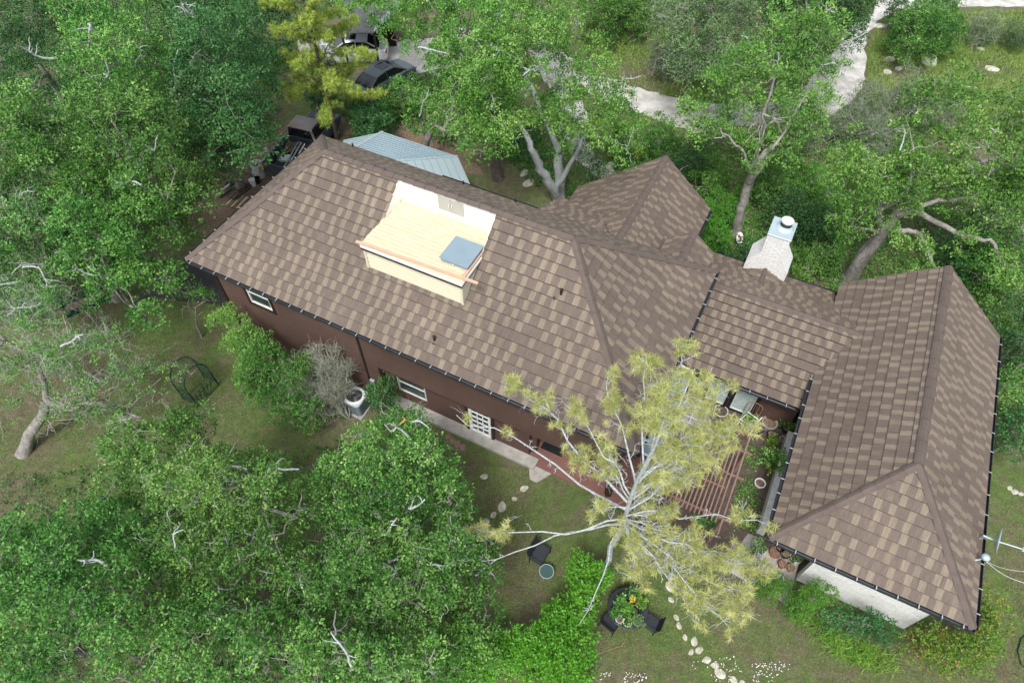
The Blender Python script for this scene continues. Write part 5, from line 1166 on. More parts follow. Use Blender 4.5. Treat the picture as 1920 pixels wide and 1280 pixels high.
c = G(716, 128, 1.3); sedan('dark blue-grey sedan parked under trees behind the yellow pine', (c.x, c.y, 0), ang(660, 172, .8, 762, 108, .8), 'paint_dark')
c = G(678, 84, .9); sedan('white car parked by the dark shed with its rear wheel showing', (c.x - .6, c.y, 0), math.pi + R(4), 'paint_white')
# pickup
rz = ang(540, 300, 1.0, 592, 225, 1.4); c = G(566, 262, 1.0)
tr = empty('pickup_truck', (c.x, c.y, 0), rz, 'old black pickup with rust patches on its cab and a bed full of scrap', 'pickup truck')
mb = MB(); loft(mb, [(x, ring(w_, a, b_, .06)) for x, w_, a, b_ in ((-.02, .95, .45, 1.12), (1.2, .95, .42, 1.12), (1.5, .95, .42, 1.10), (2.5, .93, .45, 1.05), (2.85, .86, .50, .95))]); mb.build('body', M['paint_black'], tr)
mb = MB()
for a, b_ in ((V3(-2.6, .92, .85), V3(0, .92, .85)), (V3(-2.6, -.92, .85), V3(0, -.92, .85))): mb.bar(a, b_, .07, .58)
mb.bar(V3(-2.6, -.95, .85), V3(-2.6, .95, .85), .06, .58); mb.box((-1.3, 0, .60), (2.6, 1.8, .06)); mb.build('cargo_bed', M['paint_black'], tr)
for s in (-1, 1):
    mb = MB(); mb.tube([V3(-2.5, s * .9, 1.16), V3(-2.45, s * .9, 1.24), V3(-.15, s * .9, 1.24), V3(-.1, s * .9, 1.16)], .028, 8); mb.build('bed_rail', M['chrome'], tr)
mb = MB(); loft(mb, [(x, [(-w_ - .12, 1.08), (w_ + .12, 1.08), (w_, z), (-w_, z)]) for x, w_, z in ((.02, .72, 1.70), (.35, .72, 1.76), (1.0, .71, 1.74), (1.55, .74, 1.12))]); mb.build('cabin', M['carglass'], tr)
mb = MB(); loft(mb, [(x, [(-w_ - .02, z - .03), (w_ + .02, z - .03), (w_ - .03, z + .03), (-w_ + .03, z + .03)]) for x, w_, z in ((.0, .72, 1.71), (.35, .72, 1.77), (1.02, .71, 1.75))])
for s in (-1, 1): mb.bar(V3(.03, s * .74, 1.7), V3(.0, s * .86, 1.1), .10, .08); mb.bar(V3(1.0, s * .73, 1.74), V3(1.55, s * .86, 1.12), .06, .06)
mb.build('roof_panel', M['paint_rusty'], tr)
for x in (-1.7, 2.0):
    for y in (-.82, .82): wheel(tr, x, y, .38, .25)
for s in (-1, 1): mb = MB(); mb.box((-2.64, s * .82, .9), (.04, .16, .3)); mb.build('tail_light', M['lamp_red'], tr)
TM = Matrix.Translation((c.x, c.y, 0)) @ Matrix.Rotation(rz, 4, 'Z')
def tw(x, y, z): return TM @ V3(x, y, z)
for i, (y, m_, l) in enumerate(((-.55, 'pvc', 'white pipe lying in the pickup bed, nearest the house'), (-.35, 'galv', 'grey metal pipe lying in the pickup bed'), (-.2, 'chrome', 'shiny metal rod lying across the pickup bed'))):
    mb = MB(); mb.tube([tw(-3.3 + .2 * i, y - .25, .95 + .06 * i), tw(-.3, y + .2, 1.0 + .05 * i)], .04, 8); tag(mb.build('pipe', M[m_]), l, 'pipe')
mb = MB(); gg = random.Random(3)
for k in range(14): mb.box(tw(-.6 + gg.uniform(-.4, .3), .2 + gg.uniform(-.4, .4), .78 + gg.uniform(0, .25)), (.35, .3, .06), gg.uniform(0, 3), gg.uniform(-.5, .5), gg.uniform(-.5, .5))
tag(mb.build('cloth_heap', simple('brown_cloth', (.13, .095, .08), .95, .4, 5.), merge=False), 'crumpled brown cloth heap in the pickup bed behind the cab', 'cloth heap')
mb = MB(); mb.box(tw(-1.5, .1, .78), (.5, .35, .2), rz + .4); mb.box(tw(-1.75, .3, .86), (.3, .3, .16), rz - .3); tag(mb.build('bag', M['white_dirty'], bevel=.03), 'off-white bag in the middle of the pickup bed', 'bag')
# dark shed
root = empty('shed', tuple(G(680, 66, 0)), 0, 'dark shed with a grey metal roof behind the white car', 'shed')
mb = MB(); P = [G(640, 62, 2.5), G(700, 62, 2.5), G(745, 20, 2.9), G(735, -30, 3.0), G(640, -30, 3.0)]; quad(mb, P, -.06); mb.build('roof', simple('dark_grey_roofing', (.10, .10, .11), .7, .2), root, merge=False)
mb = MB(); a, b_ = G(702, 60, 2.5), G(745, 22, 2.9)
for k in range(14): t = k / 13; q = a.lerp(b_, t) + V3(0, .02, .03); mb.bar(q, q + V3(.1, 2.6, .12), .06, .03)
mb.build('corrugation', M['galv'], root)
mb = MB(); a, b_ = G(700, 90, 0), G(640, 92, 0); a = G(700, 62, 2.5); b_ = G(640, 62, 2.5)
mb.box(((a.x + b_.x) / 2 + .3, a.y + 3.0, 1.15), (abs(a.x - b_.x) + 1.0, .2, 2.3)); mb.build('wall', M['trim_dark'], root)
for q in (a, b_): m2 = MB(); m2.bar((q.x, q.y + .1, 0), (q.x, q.y + .1, 2.42), .12, .12); m2.build('post', M['trim_dark'], root)
settle(root)
# green tarp on a timber frame
mb = MB(); P = [G(582, 205, .5), G(640, 196, .5), G(640, 188, .9), G(588, 190, .9)]; quad(mb, P, -.02)
tag(mb.build('tarp', M['tarp'], merge=False), 'dark green tarp spread in front of the black pickup', 'tarp')
for i, (p, q) in enumerate((((594, 206, .6), (595, 184, 1.1)), ((622, 196, .6), (632, 184, 1.1)))):
    mb = MB(); mb.bar(G(*p), G(*q), .07, .07); tag(mb.build('timber_stake', M['oldwood']), ('upright pale stake at the left side of the green tarp', 'slanting pale stake at the right side of the green tarp')[i], 'stake')
# junk by the left eave
def lathe_thing(name, label, cat, p, prof, mat, group=None, n=20, tilt=0.):
    mb = MB(); mb.lathe(prof, (0, 0, 0), n); o = mb.build(name, M[mat], None, smooth=False); o.location = p; o.rotation_euler = (tilt, tilt * .5, 0); return tag(o, label, cat, group)
bc = G(489, 331, 0); bar = empty('barrel', tuple(bc), 0, 'tall dirty white barrel standing left of the eave', 'barrel')
mb = MB(); mb.lathe([(0, 0), (.27, 0), (.29, .05), (.31, .82), (.34, .84), (.34, .90), (.30, .90), (.29, .84), (.26, .08), (0, .08)], (0, 0, 0), 24); mb.build('body', M['white_dirty'], bar)
mb = MB(); mb.lathe([(0, .70), (.285, .70)], (0, 0, 0), 20); mb.build('contents', M['litter'], bar)
mb = MB(); mb.tube([V3(.2, -.28, .8), V3(.24, -.36, .72), V3(.24, -.36, .55), V3(.2, -.28, .48)], .02, 6); mb.build('handle', M['black'], bar)
lathe_thing('bucket', 'white plastic bucket with its lid on beside the lumber', 'bucket', G(476, 348, 0), [(0, 0), (.14, 0), (.165, .38), (.175, .38), (.175, .42), (0, .43)], 'pvc')
lathe_thing('black_pot', 'black plastic pot standing between bucket and barrel', 'pot', G(484, 343, 0), [(0, 0), (.13, 0), (.17, .3), (.19, .3), (.19, .33), (.15, .33), (.13, .05), (0, .05)], 'black')
lathe_thing('bucket', 'small grey jug behind the white bucket', 'jug', G(478, 330, 0), [(0, 0), (.10, 0), (.11, .25), (.05, .32), (.05, .38), (0, .38)], 'galv')
mb = MB(); mb.tube([V3(-.3, 0, .12), V3(-.28, 0, .2), V3(.25, .05, .2), V3(.3, 0, .12)], .12, 10); o = mb.build('black_bag', M['black']); o.location = G(437, 350, 0); tag(o, 'shiny black bag lying at the end of the white pipe', 'bag')
def rod(name, a, b_, r, mat, label, cat, group=None, box=None):
    mb = MB()
    if box: mb.bar(a, b_, *box)
    else: mb.tube([a, b_], r, 10)
    return tag(mb.build(name, M[mat]), label, cat, group)
rod('pipe', G(404, 366, .2), G(433, 343, .25), .045, 'pvc', 'white pipe pointing at the black bag', 'pipe')
rod('pipe', G(412, 370, .12), G(444, 348, .15), .05, 'gutter', 'dark grey pipe lying next to the white pipe', 'pipe')
for i in range(6): rod('board', G(424 + 5 * i, 384 + 1.5 * i, .05 + .04 * (i % 3)), G(448 + 4 * i, 362 + 1.8 * i, .06 + .04 * (i % 3)), 0, 'oldwood' if i % 2 else 'plank', 'short pale timber offcut in the pile under the left eave', 'board', 'timber offcuts under the left eave', (.10, .04))
for i in range(4): rod('bar', G(430 + 5 * i, 374, .12 + .03 * i), G(464 + 3 * i, 342 + 2 * i, .14 + .03 * i), .025, 'black', 'thin black bar in the heap beside the white bucket', 'bar', 'thin black bars beside the white bucket')
for i in range(3): rod('board', G(512 + 4 * i, 306 + 2 * i, .10), G(532 + 4 * i, 288 + 2 * i, .14), 0, 'terracotta', 'reddish board lying below the pickup tailgate', 'board', 'reddish boards below the pickup', (.12, .04))
mb = MB(); a, b_ = G(386, 352, 0), G(412, 330, 0); d = (b_ - a); Lx = d.length; d.normalize(); up = Vector((0, .35, .94))
for k in range(-6, 14):
    for s in (1, -1):
        t0 = k * .12; P0 = a + d * t0; q0 = P0 if s == 1 else P0 + up * 1.0; q1 = P0 + d * .9 + (up * 1.0 if s == 1 else V3(0, 0, 0))
        # clip to panel
        f0 = max(0, (0 - t0) / .9); f1 = min(1, (Lx - t0) / .9)
        if f1 > f0 + .05: mb.bar(q0.lerp(q1, f0), q0.lerp(q1, f1), .03, .012)
tag(mb.build('lattice_panel', M['oldwood']), 'brown timber lattice panel leaning under the left trees', 'lattice')
# ------------------------------------------------------------------ YARD
# arbor of green metal
ac_ = G(378, 735, 0); ar = empty('garden_arbor', tuple(ac_), R(-28), 'dark green metal arch arbor with a lattice gate on the left lawn', 'arbor')
def arch(x, h, w_): return [V3(x, -w_, 0), V3(x, -w_, h * .62)] + [V3(x, -w_ * math.cos(t * math.pi / 10), h * .62 + h * .38 * math.sin(t * math.pi / 10)) for t in range(1, 10)] + [V3(x, w_, h * .62), V3(x, w_, 0)]
for x in (-.38, .38):
    mb = MB(); mb.tube(arch(x, 2.0, .62), .024, 7); mb.build('hoop', M['iron'], ar)
mb = MB(); A0, A1 = arch(-.38, 2.0, .62), arch(.38, 2.0, .62)
for i in range(1, 12): mb.tube([A0[i], A1[i]], .012, 5)
mb.build('crossbar', M['iron'], ar)
for s in (-1, 1):
    mb = MB()
    for z in (.15, .5, .85, 1.2): mb.tube([V3(-.38, s * .62, z), V3(.38, s * .62, z)], .012, 5)
    for x in (-.13, .13): mb.tube([V3(x, s * .62, .1), V3(x, s * .62, 1.25)], .010, 5)
    for k in range(3): mb.tube([V3(-.38, s * .62, .15 + .35 * k), V3(.38, s * .62, .5 + .35 * k)], .008, 5); mb.tube([V3(.38, s * .62, .15 + .35 * k), V3(-.38, s * .62, .5 + .35 * k)], .008, 5)
    mb.build('side_lattice', M['iron'], ar)
gm = MB()
for y in (-.58, 0, .58): gm.tube([V3(.42, y, .05), V3(.42, y, 1.0)], .016, 6)
for z in (.08, .55, 1.0): gm.tube([V3(.42, -.58, z), V3(.42, .58, z)], .016, 6)
for k in range(5): gm.tube([V3(.42, -.5 + .2 * k, .3), V3(.42, -.4 + .2 * k, .75)], .02, 5)
gm.build('gate', M['iron'], ar)
# planter box of green boards, left
pb_ = G(165, 570, 0); pr_ = empty('planter_box', tuple(pb_), R(38), 'long low green timber trough on the left lawn', 'planter')
for (x, y, lx, ly) in ((0, .28, 2.0, .07), (0, -.28, 2.0, .07), (.97, 0, .07, .48), (-.97, 0, .07, .48)):
    mb = MB(); mb.box((x, y, .15), (lx, ly, .3)); mb.build('side_board', M['iron'], pr_)
mb = MB(); mb.box((0, 0, .12), (1.86, .48, .2)); mb.build('soil', M['litter'], pr_)
rod('board', G(166, 548, .05), G(178, 530, .08), 0, 'newwood', 'orange board lying above the green trough', 'board', None, (.14, .04))
# air conditioner
aw_ = G(672, 762, 0); au = empty('air_conditioner', tuple(aw_), HANG, 'grey outdoor air conditioner with a round fan by the brown wall', 'air conditioner')
mb = MB(); k_ = 10; rp = []
for i in range(4):
    for t in range(k_ + 1):
        a = (i * 90 + t * 9) * math.pi / 180; cx_, cy_ = ((.27, .27), (-.27, .27), (-.27, -.27), (.27, -.27))[i]; rp.append((cx_ + .16 * math.cos(a), cy_ + .16 * math.sin(a)))
mb.prism(rp, .06, .80); mb.build('casing', M['galv'], au)
mb = MB()
for i in range(0, 11): z = .12 + .06 * i; mb.tube([V3(x * 1.012, y * 1.012, z) for x, y in rp] + [V3(rp[0][0] * 1.012, rp[0][1] * 1.012, z)], .008, 4, False)
mb.build('louvre', M['gutter'], au)
mb = MB(); mb.lathe([(.43, .80), (.43, .85), (.33, .88), (.33, .82)], (0, 0, 0), 28); mb.build('top_ring', M['white_dirty'], au)
mb = MB(); mb.lathe([(0, .806), (.325, .806)], (0, 0, 0), 24); mb.build('fan_well', M['black'], au)
mb = MB()
for i in range(5): a = i * 1.2566; mb.box((.16 * math.cos(a), .16 * math.sin(a), .83), (.24, .11, .012), a, .3)
mb.lathe([(0, .87), (.07, .865), (.07, .82)], (0, 0, 0), 14); mb.build('fan', M['gutter'], au)
mb = MB()
for r_ in (.1, .17, .24, .31): mb.tube([V3(r_ * math.cos(t * .35), r_ * math.sin(t * .35), .885) for t in range(19)], .005, 4, False)
mb.build('guard', M['chrome'], au)
mb = MB(); mb.box((0, 0, .03), (1.0, 1.0, .06)); mb.build('pad', M['concrete'], au)
eb = H(11.05, .42, 0); mb = MB(); mb.box((eb.x, eb.y, 1.0), (.22, .12, .34), HANG); mb.tube([(eb.x, eb.y, 0), (eb.x, eb.y, .9)], .025, 8); tag(mb.build('electrical_box', M['galv'], bevel=.01), 'small grey electrical box on the brown wall above the air conditioner', 'electrical box')
# patio slab, mat, steps
mb = MB(); mb.prism([H(u, v)[:2] for u, v in ((4.03, .50), (.3, .42), (-.3, .4), (-.3, 5.9), (.27, 5.9), (.27, 3.19), (4.03, 3.19))], .0, .06); struct(mb.build('patio', M['red_slab']))
mb = MB(); mb.prism([H(u, v)[:2] for u, v in ((-.302, -.1), (-5.0, .6), (-5.0, 6.5), (-.302, 6.5))], .0, .03); struct(mb.build('courtyard_ground', simple('courtyard_soil', (.10, .078, .06), .95, .35, 5., .8, 25)))
mb = MB(); q = H(3.30, 1.62, .07); mb.box(q, (.95, .65, .012), HANG); tag(mb.build('door_mat', M['black']), 'black rectangular mat on the red patio by the glazed door', 'door mat')
mb = MB(); mb.prism([G(x, y)[:2] for x, y in ((992, 880), (1004, 872), (1034, 888), (1018, 898), (1006, 905), (993, 898))], .0, .035); tag(mb.build('stone_slab', M['concrete'], bevel=.008), 'pale flat slab at the edge of the red patio', 'stone slab')
def rock(p, s, flat, seed_, mat='rock'):
    bm = bmesh.new(); bmesh.ops.create_icosphere(bm, subdivisions=3, radius=1); gg = np.random.default_rng(seed_); ph = gg.random(3) * 20
    co = np.array([v.co[:] for v in bm.verts]); k = 1 + .22 * noise3(co, 1.6, ph) + .10 * noise3(co, 4.5, ph + 5)
    for v, f_ in zip(bm.verts, k): v.co = Vector((v.co.x * s * f_ * 1.2, v.co.y * s * f_ * .85, v.co.z * s * f_ * flat))
    me = bpy.data.meshes.new('rock'); bm.to_mesh(me); bm.free(); me.materials.append(M[mat]); o = bpy.data.objects.new('rock', me); C.objects.link(o); o.location = p; o.rotation_euler = (0, 0, seed_ * 1.3); return o
def stones(lst, name, label, cat, group, flat=.16, z=.0, mat='rock'):
    for i, (x, y, rp_) in enumerate(lst):
        p = G(x, y, z); o = rock(p, m_of(rp_, p), flat, i * 7 + len(lst), mat); o.name = name
        tag(o, label if isinstance(label, str) else label[i], cat, group)
stones([(941, 950, 9), (925, 965, 6), (910, 978, 7), (983, 915, 7), (908, 893, 6), (965, 935, 5)], 'stepping_stone', 'worn pale stepping stone in the lawn before the front door', 'stepping stone', 'stepping stones in the front lawn')
stones([(1259, 1124, 5), (1268, 1157, 5), (1273, 1173, 6), (1284, 1194, 5), (1302, 1202, 7), (1296, 1222, 5), (1311, 1218, 7), (1325, 1236, 7), (1340, 1247, 7), (1350, 1262, 9), (1376, 1274, 7), (1256, 1100, 8), (1259, 1080, 6), (1392, 1284, 7)], 'path_stone', 'pale flat stone of the line curving through the lower lawn', 'stone', 'stones of the lower lawn path', flat=.22)
stones([(848 * 1.0, 825, 6), (858, 832, 7), (868, 838, 6), (840, 818, 5), (1000, 1288, 5)][:4], 'edging_stone', 'small reddish edging stone under the front ledge', 'stone', 'edging stones under the front ledge', mat='redwood')
RL = ['large flat limestone outcrop above the right oak', 'pointed grey rock beside the drive', 'small rock right of the pointed grey rock', 'pale rock below the rounded far shrub', 'whitish rock left of the far rounded shrub', 'low rock on the far right slope', 'small rock below the spiky shrub', 'flat rock behind the chimney', 'white rock in the bed by the rear wing', 'pale rock at the bend of the garden path', 'grey rock between trunk and ridge', 'white rock near the forked trunk', 'flat rock behind the low round bushes']
stones([(1740, 115, 18), (1663, 136, 9), (1685, 129, 7), (1668, 112, 9), (1652, 50, 11), (1860, 130, 10), (1838, 92, 7), (1330, 358, 8), (1170, 267, 7), (1146, 310, 8), (983, 325, 8), (990, 345, 11), (1340, 362, 9)][:13], 'rock', RL, 'rock', None, flat=.45)
stones([(1150 + 12 * (i % 3), 292 + 5 * i, 5) for i in range(5)], 'bed_stone', 'small white stone edging the rear garden bed', 'stone', 'white stones edging the rear bed', flat=.5)
stones([(1893, 915, 5), (1903, 922, 6), (1914, 926, 5), (1898, 560, 4)][:3], 'edge_rock', 'small pale rock in the short row on the right lawn', 'rock', 'row of rocks on the right lawn', flat=.4)
# ------------------------------------------------------------------ COURTYARD
pg = empty('pergola', tuple(H(-2.0, 2.0, 0)), HANG + math.pi, 'faded red timber pergola with close parallel slats in the courtyard', 'pergola'); PZ = 2.25
mb = MB()
for k in range(20): u = -.35 - k * .148; mb.bar(H(u, .35, PZ), H(u, 3.6, PZ), .05, .07)
mb.build('slats', M['redwood'], pg)
for v in (.62, 1.75, 2.35, 3.45): mb = MB(); mb.bar(H(-.2, v, PZ - .085), H(-3.62 if v != 1.75 else -3.1, v, PZ - .085), .06, .09); mb.build('beam', M['redwood'], pg)
mb = MB(); mb.bar(H(-3.36, .0, PZ - .005), H(-3.36, 4.1, PZ - .005), .055, .06); mb.build('rail', M['redwood'], pg)
for u, v in ((-.4, .62), (-3.36, .62), (-3.36, 3.45), (-.4, 3.45)): mb = MB(); mb.bar(H(u, v, 0), H(u, v, PZ - .135), .10, .10); mb.build('post', M['redwood'], pg)
settle(pg)
lw = MB(); box_uvz(lw, -4.84, -5.12, 1.75, 6.2, 0, .62); tag(lw.build('low_wall', M['white_dirty'], bevel=.015), 'low pale masonry wall along the courtyard side of the right wing', 'wall')
for i, v in enumerate((5.55, 4.3, 3.1)):
    mb = MB(); mb.bar(H(-5.15, v, 2.2), H(-4.86, v - .02, 2.96), .05, .06); mb.build('rafter_bracket', M['trim_dark'], house) if False else tag(mb.build('bracket', M['trim_dark']), 'dark diagonal bracket under the courtyard eave, %s of three' % ('rearmost', 'middle', 'foremost')[i], 'bracket')
def pot(label, x, y, r_, h, mat='terracotta', z=0., plantm=None, group=None, soil=True, name='flower_pot', ph=.3, hue=None):
    p = G(x, y, z); root = empty(name, tuple(p), 0, label, 'flower pot', group)
    mb = MB(); mb.lathe([(0, 0), (r_ * .68, 0), (r_ * .95, h * .82), (r_ * 1.06, h * .82), (r_ * 1.06, h), (r_ * .9, h), (r_ * .84, h * .7), (0, h * .7)], (0, 0, 0), 20); mb.build('pot', M[mat], root)
    m2 = MB(); m2.lathe([(0, h * .80), (r_ * .88, h * .80)], (0, 0, 0), 16); m2.build('soil', M['litter'], root)
    if plantm:
        gg = np.random.default_rng(int(x * 7 + y)); cen = gg.normal(size=(46, 3)) * np.array([r_ * .55, r_ * .55, ph * .3]) + np.array([0, 0, h + ph * .5]); out = nrm(cen - np.array([0, 0, h * .5]))
        q, v = leaf_co(cen, out, 6, .07, .09, .05, gg); me = fast_mesh('foliage', q, 4, M[plantm], v); o = bpy.data.objects.new('foliage', me); C.objects.link(o); o.parent = root
    return root
pot('wide brown pot against the brown courtyard wall', 1419, 794, .26, .4, 'oldwood')
pot('large stone-grey pot right of the wide brown pot', 1438, 801, .30, .42, 'concrete')
pot('terracotta pot with nothing in it beside the pergola rail', 1392, 812, .25, .3, 'terracotta')
pot('small black pot in front of the two large courtyard pots', 1421, 810, .17, .28, 'black')
pot('dark grey pot right of the small black pot', 1444, 819, .18, .28, 'gutter')
pot('grey pot holding a bushy plant in the courtyard corner', 1472, 808, .2, .3, 'gutter', plantm='leaf_oak', ph=.5)
pot('little grey pot nearest the low masonry wall', 1465, 826, .13, .2, 'concrete')
pot('small pot with a pale leafy plant above the fern', 1442, 836, .16, .24, 'terracotta', plantm='strap_leaf', ph=.35)
pot('black and white pot in the courtyard bed', 1422, 910, .20, .26, 'white', plantm=None)
# fern
fp = pot('terracotta pot holding a big spreading fern', 1446, 880, .23, .34, 'terracotta', name='fern_pot'); gg = np.random.default_rng(8); fr = []
for k in range(26):
    a = k * 2.4; L_ = .55 + .3 * gg.random(); d = np.array([math.cos(a), math.sin(a), 0]); s = np.array([-d[1], d[0], 0])
    pts = [np.array([0, 0, .3]) + d * L_ * t + np.array([0, 0, .55 * math.sin(t * 2.2)]) for t in np.linspace(0, 1, 9)]
    for i in range(1, 9):
        w_ = .10 * (1 - (i / 9) ** 2) + .015
        for sg in (1, -1): fr.append([pts[i - 1], pts[i - 1] * .5 + pts[i] * .5 + s * sg * w_, pts[i] + s * sg * w_ * .9, pts[i] * .6 + pts[i - 1] * .4])
me = fast_mesh('fern_fronds', np.array(fr), 4, M['leaf_oak'], np.random.default_rng(1).random(len(fr))); o = bpy.data.objects.new('fern_fronds', me); C.objects.link(o); o.parent = fp
# arched metal trellis chair back and white chair
tp = G(1403, 785, 0); tl = empty('plant_stand', tuple(tp), HANG, 'rusty arched wire plant stand holding a small green plant by the curtained door', 'plant stand')
mb = MB(); A = [V3(-.3, 0, .0), V3(-.3, 0, 1.0)] + [V3(-.3 * math.cos(t * math.pi / 8), 0, 1.0 + .22 * math.sin(t * math.pi / 8)) for t in range(1, 8)] + [V3(.3, 0, 1.0), V3(.3, 0, 0)]
mb.tube(A, .016, 6)
for x in (-.15, 0, .15): mb.tube([V3(x, 0, .3), V3(x, 0, 1.15)], .011, 5)
mb.build('arch', M['oldwood'], tl)
mb = MB(); mb.tube([V3(-.3, 0, .35), V3(-.3, .45, .35), V3(.3, .45, .35), V3(.3, 0, .35)], .016, 6)
for x in (-.3, .3): mb.tube([V3(x, .45, .35), V3(x, .45, 0)], .016, 6)
mb.build('shelf', M['galv'], tl)
cen = gg.normal(size=(40, 3)) * .10 + np.array([.02, .25, .5]); q, v = leaf_co(cen, nrm(cen - np.array([.02, .25, .3])), 6, .06, .08, .05, gg); me = fast_mesh('foliage', q, 4, M['leaf_bright'], v); o = bpy.data.objects.new('foliage', me); C.objects.link(o); o.parent = tl
def chair(label, p, rz, mat, mesh_mat, cat='chair', group=None, name='patio_chair', r_=.016, wide=.5):
    root = empty(name, tuple(p), rz, label, cat, group); w_ = wide / 2
    for x in (-w_, w_):
        for y in (-.24, .24): mb = MB(); mb.tube([V3(x, y, 0), V3(x, y, .42)], r_, 7); mb.build('leg', M[mat], root)
    mb = MB(); mb.tube([V3(-w_, -.24, .42), V3(w_, -.24, .42), V3(w_, .24, .42), V3(-w_, .24, .42), V3(-w_, -.24, .42)], r_, 7); mb.tube([V3(-w_, .24, .42), V3(-w_, .36, .92), V3(w_, .36, .92), V3(w_, .24, .42)], r_, 7); mb.build('frame', M[mat], root)
    for s in (-w_, w_): mb = MB(); mb.tube([V3(s, -.22, .42), V3(s, -.24, .63), V3(s, .29, .65)], r_, 7); mb.build('armrest', M[mat], root)
    mb = MB(); mb.box((0, 0, .425), (wide, .46, .012)); mb.build('seat', M[mesh_mat], root)
    mb = MB(); mb.box((0, .305, .68), (wide - .02, .012, .46), 0, -.24); mb.build('backrest', M[mesh_mat], root)
    return root
chair('white metal chair facing the pergola in the courtyard', G(1396, 800, 0), HANG + 1.2, 'white', 'carglass', r_=.024)
wf = MB(); cq = G(1300, 772, 1.0); sw = empty('old_window_frame', tuple(cq), HANG, 'old white window frame of small panes lying on the courtyard table', 'window frame')
for x in (-.42, 0, .42): wf.bar(V3(x, -.6, .02), V3(x, .6, .02), .07 if x else .035, .04)
for y in (-.6, -.3, 0, .3, .6): wf.bar(V3(-.42, y, .025), V3(.42, y, .025), .07 if abs(y) > .5 else .035, .045)
wf.build('frame', M['white'], sw)
tb = empty('garden_table', (cq.x, cq.y, 0), HANG, 'grey courtyard table under the old white window frame', 'table')
mb = MB(); mb.box((0, 0, .96), (1.1, 1.5, .04)); mb.build('tabletop', M['concrete'], tb)
for x in (-.48, .48):
    for y in (-.66, .66): mb = MB(); mb.bar(V3(x, y, 0), V3(x, y, .94), .06, .06); mb.build('leg', M['oldwood'], tb)
mb = MB(); mb.tube([V3(.28 * math.cos(t * .3), .28 * math.sin(t * .3), .02 * (t % 2)) for t in range(22)], .014, 6, False); o = mb.build('hose_ring', M['pvc']); o.location = G(1352, 770, .05); tag(o, 'pale hoop lying on the courtyard ground by the curtained door', 'hoop')
cp_ = bpy.data.objects['courtyard_plants']
specks('red_flowers', [[(1285, 985), (1310, 980), (1318, 1010), (1290, 1012)]], 60, g, 'petal_red', 'small red flowers below the pergola', 'flowers', .2, .4, .03)
bush('low green plant below the pergola end', [(1305, 965), (1340, 960), (1345, 985), (1320, 1000), (1300, 990)], .5, .2, 'leaf_oak', .22, L=.07, W=.04, trunk=False, name='garden_plant', cat='garden plant')
bush('dark shrub between pine foliage and the porch corner', [(1395, 1000), (1425, 1000), (1435, 1040), (1425, 1075), (1395, 1060)], 1.0, .4, 'leaf_oak', .35, L=.08, W=.045)
mb = MB(); mb.prism([H(u, v)[:2] for u, v in ((-4.4, -.1), (-6.5, -.3), (-6.5, 2.2), (-5.2, 2.2), (-5.2, 1.6), (-4.6, 1.6), (-4.4, .9))], 0, .05); struct(mb.build('porch_floor', M['concrete']))
po = MB(); po.bar(H(-4.95, .55, 0), H(-4.95, .55, 2.95), .16, .16); po.build('post', M['trim_dark'], None).parent = house; 
bpy.data.objects['post'].name = bpy.data.objects['post'].name
rod('beam', G(1424, 1036, .25), G(1447, 1014, .5), 0, 'trim_dark', 'dark heavy beam leaning beside the porch corner', 'beam', None, (.2, .14))
for lab, x, y, r_, mt_, pl in (('terracotta pot standing alone on the pale porch floor', 1450, 1040, .2, 'terracotta', None), ('black pot beside the leaning dark beam', 1459, 1032, .15, 'black', None), ('grey metal pot full of dark sticks on the porch', 1469, 1041, .2, 'gutter', None),
                               ('small terracotta pot at the near edge of the porch', 1463, 1062, .14, 'terracotta', None), ('orange pot nearest the stone wall on the porch', 1506, 1054, .15, 'terracotta', None), ('red pot among the clutter below the porch gutter', 1498, 1042, .15, 'petal_red', None), ('pale pot with silver leaves in the porch clutter', 1488, 1050, .2, 'white_dirty', 'leaf_grey'), ('square-rimmed brown pot at the porch step', 1479, 1068, .13, 'oldwood', None)):
    pot(lab, x, y, r_, .3, mt_, plantm=pl)
# ------------------------------------------------------------------ LAWN FURNITURE
tc_ = G(1172, 1150, 0); pt = empty('patio_table', tuple(tc_), 0, 'dark round glass patio table crowded with flower pots', 'table')
mb = MB(); mb.lathe([(0, .68), (.66, .68), (.69, .70), (.66, .72), (0, .72)], (0, 0, 0), 32); mb.build('tabletop', M['gutter'], pt)
for k in range(4): a = k * 1.57 + .6; mb = MB(); mb.tube([V3(.5 * math.cos(a), .5 * math.sin(a), .68), V3(.58 * math.cos(a), .58 * math.sin(a), 0)], .02, 7); mb.build('leg', M['black'], pt)
PT = [('terracotta pot at the left rim of the crowded table', 1156, 1147, .13, 'terracotta', 'leaf_oak'), ('pale pot with bare soil at the left of the table', 1160, 1163, .13, 'white_dirty', None), ('white rimmed pot at the bottom of the table', 1175, 1169, .14, 'white', 'leaf_oak'), ('grey rimmed pot at the lower right of the table', 1193, 1167, .14, 'concrete', 'leaf_grey'),
      ('brown pot with green leaves in the middle of the table', 1172, 1152, .12, 'oldwood', 'leaf_bright'), ('pot of yellow flowers in the centre of the table', 1176, 1142, .12, 'terracotta', 'leaf_bright'), ('square terracotta trough at the top right of the table', 1193, 1125, .14, 'terracotta', None), ('pale green plant at the right rim of the table', 1201, 1134, .14, 'black', 'strap_leaf'),
      ('light pot at the upper left rim of the table', 1161, 1132, .12, 'concrete', 'leaf_oak'), ('glass-rimmed pot behind the table top', 1186, 1117, .14, 'galv', 'leaf_oak'), ('dark purple pot right of the table centre', 1189, 1149, .11, 'black', None), ('small black pot at the far left of the table', 1149, 1155, .09, 'black', 'leaf_oak')]
for lab, x, y, r_, mt_, pl in PT: pot(lab, x, y, r_, .22, mt_, z=.722, plantm=pl, ph=.28)
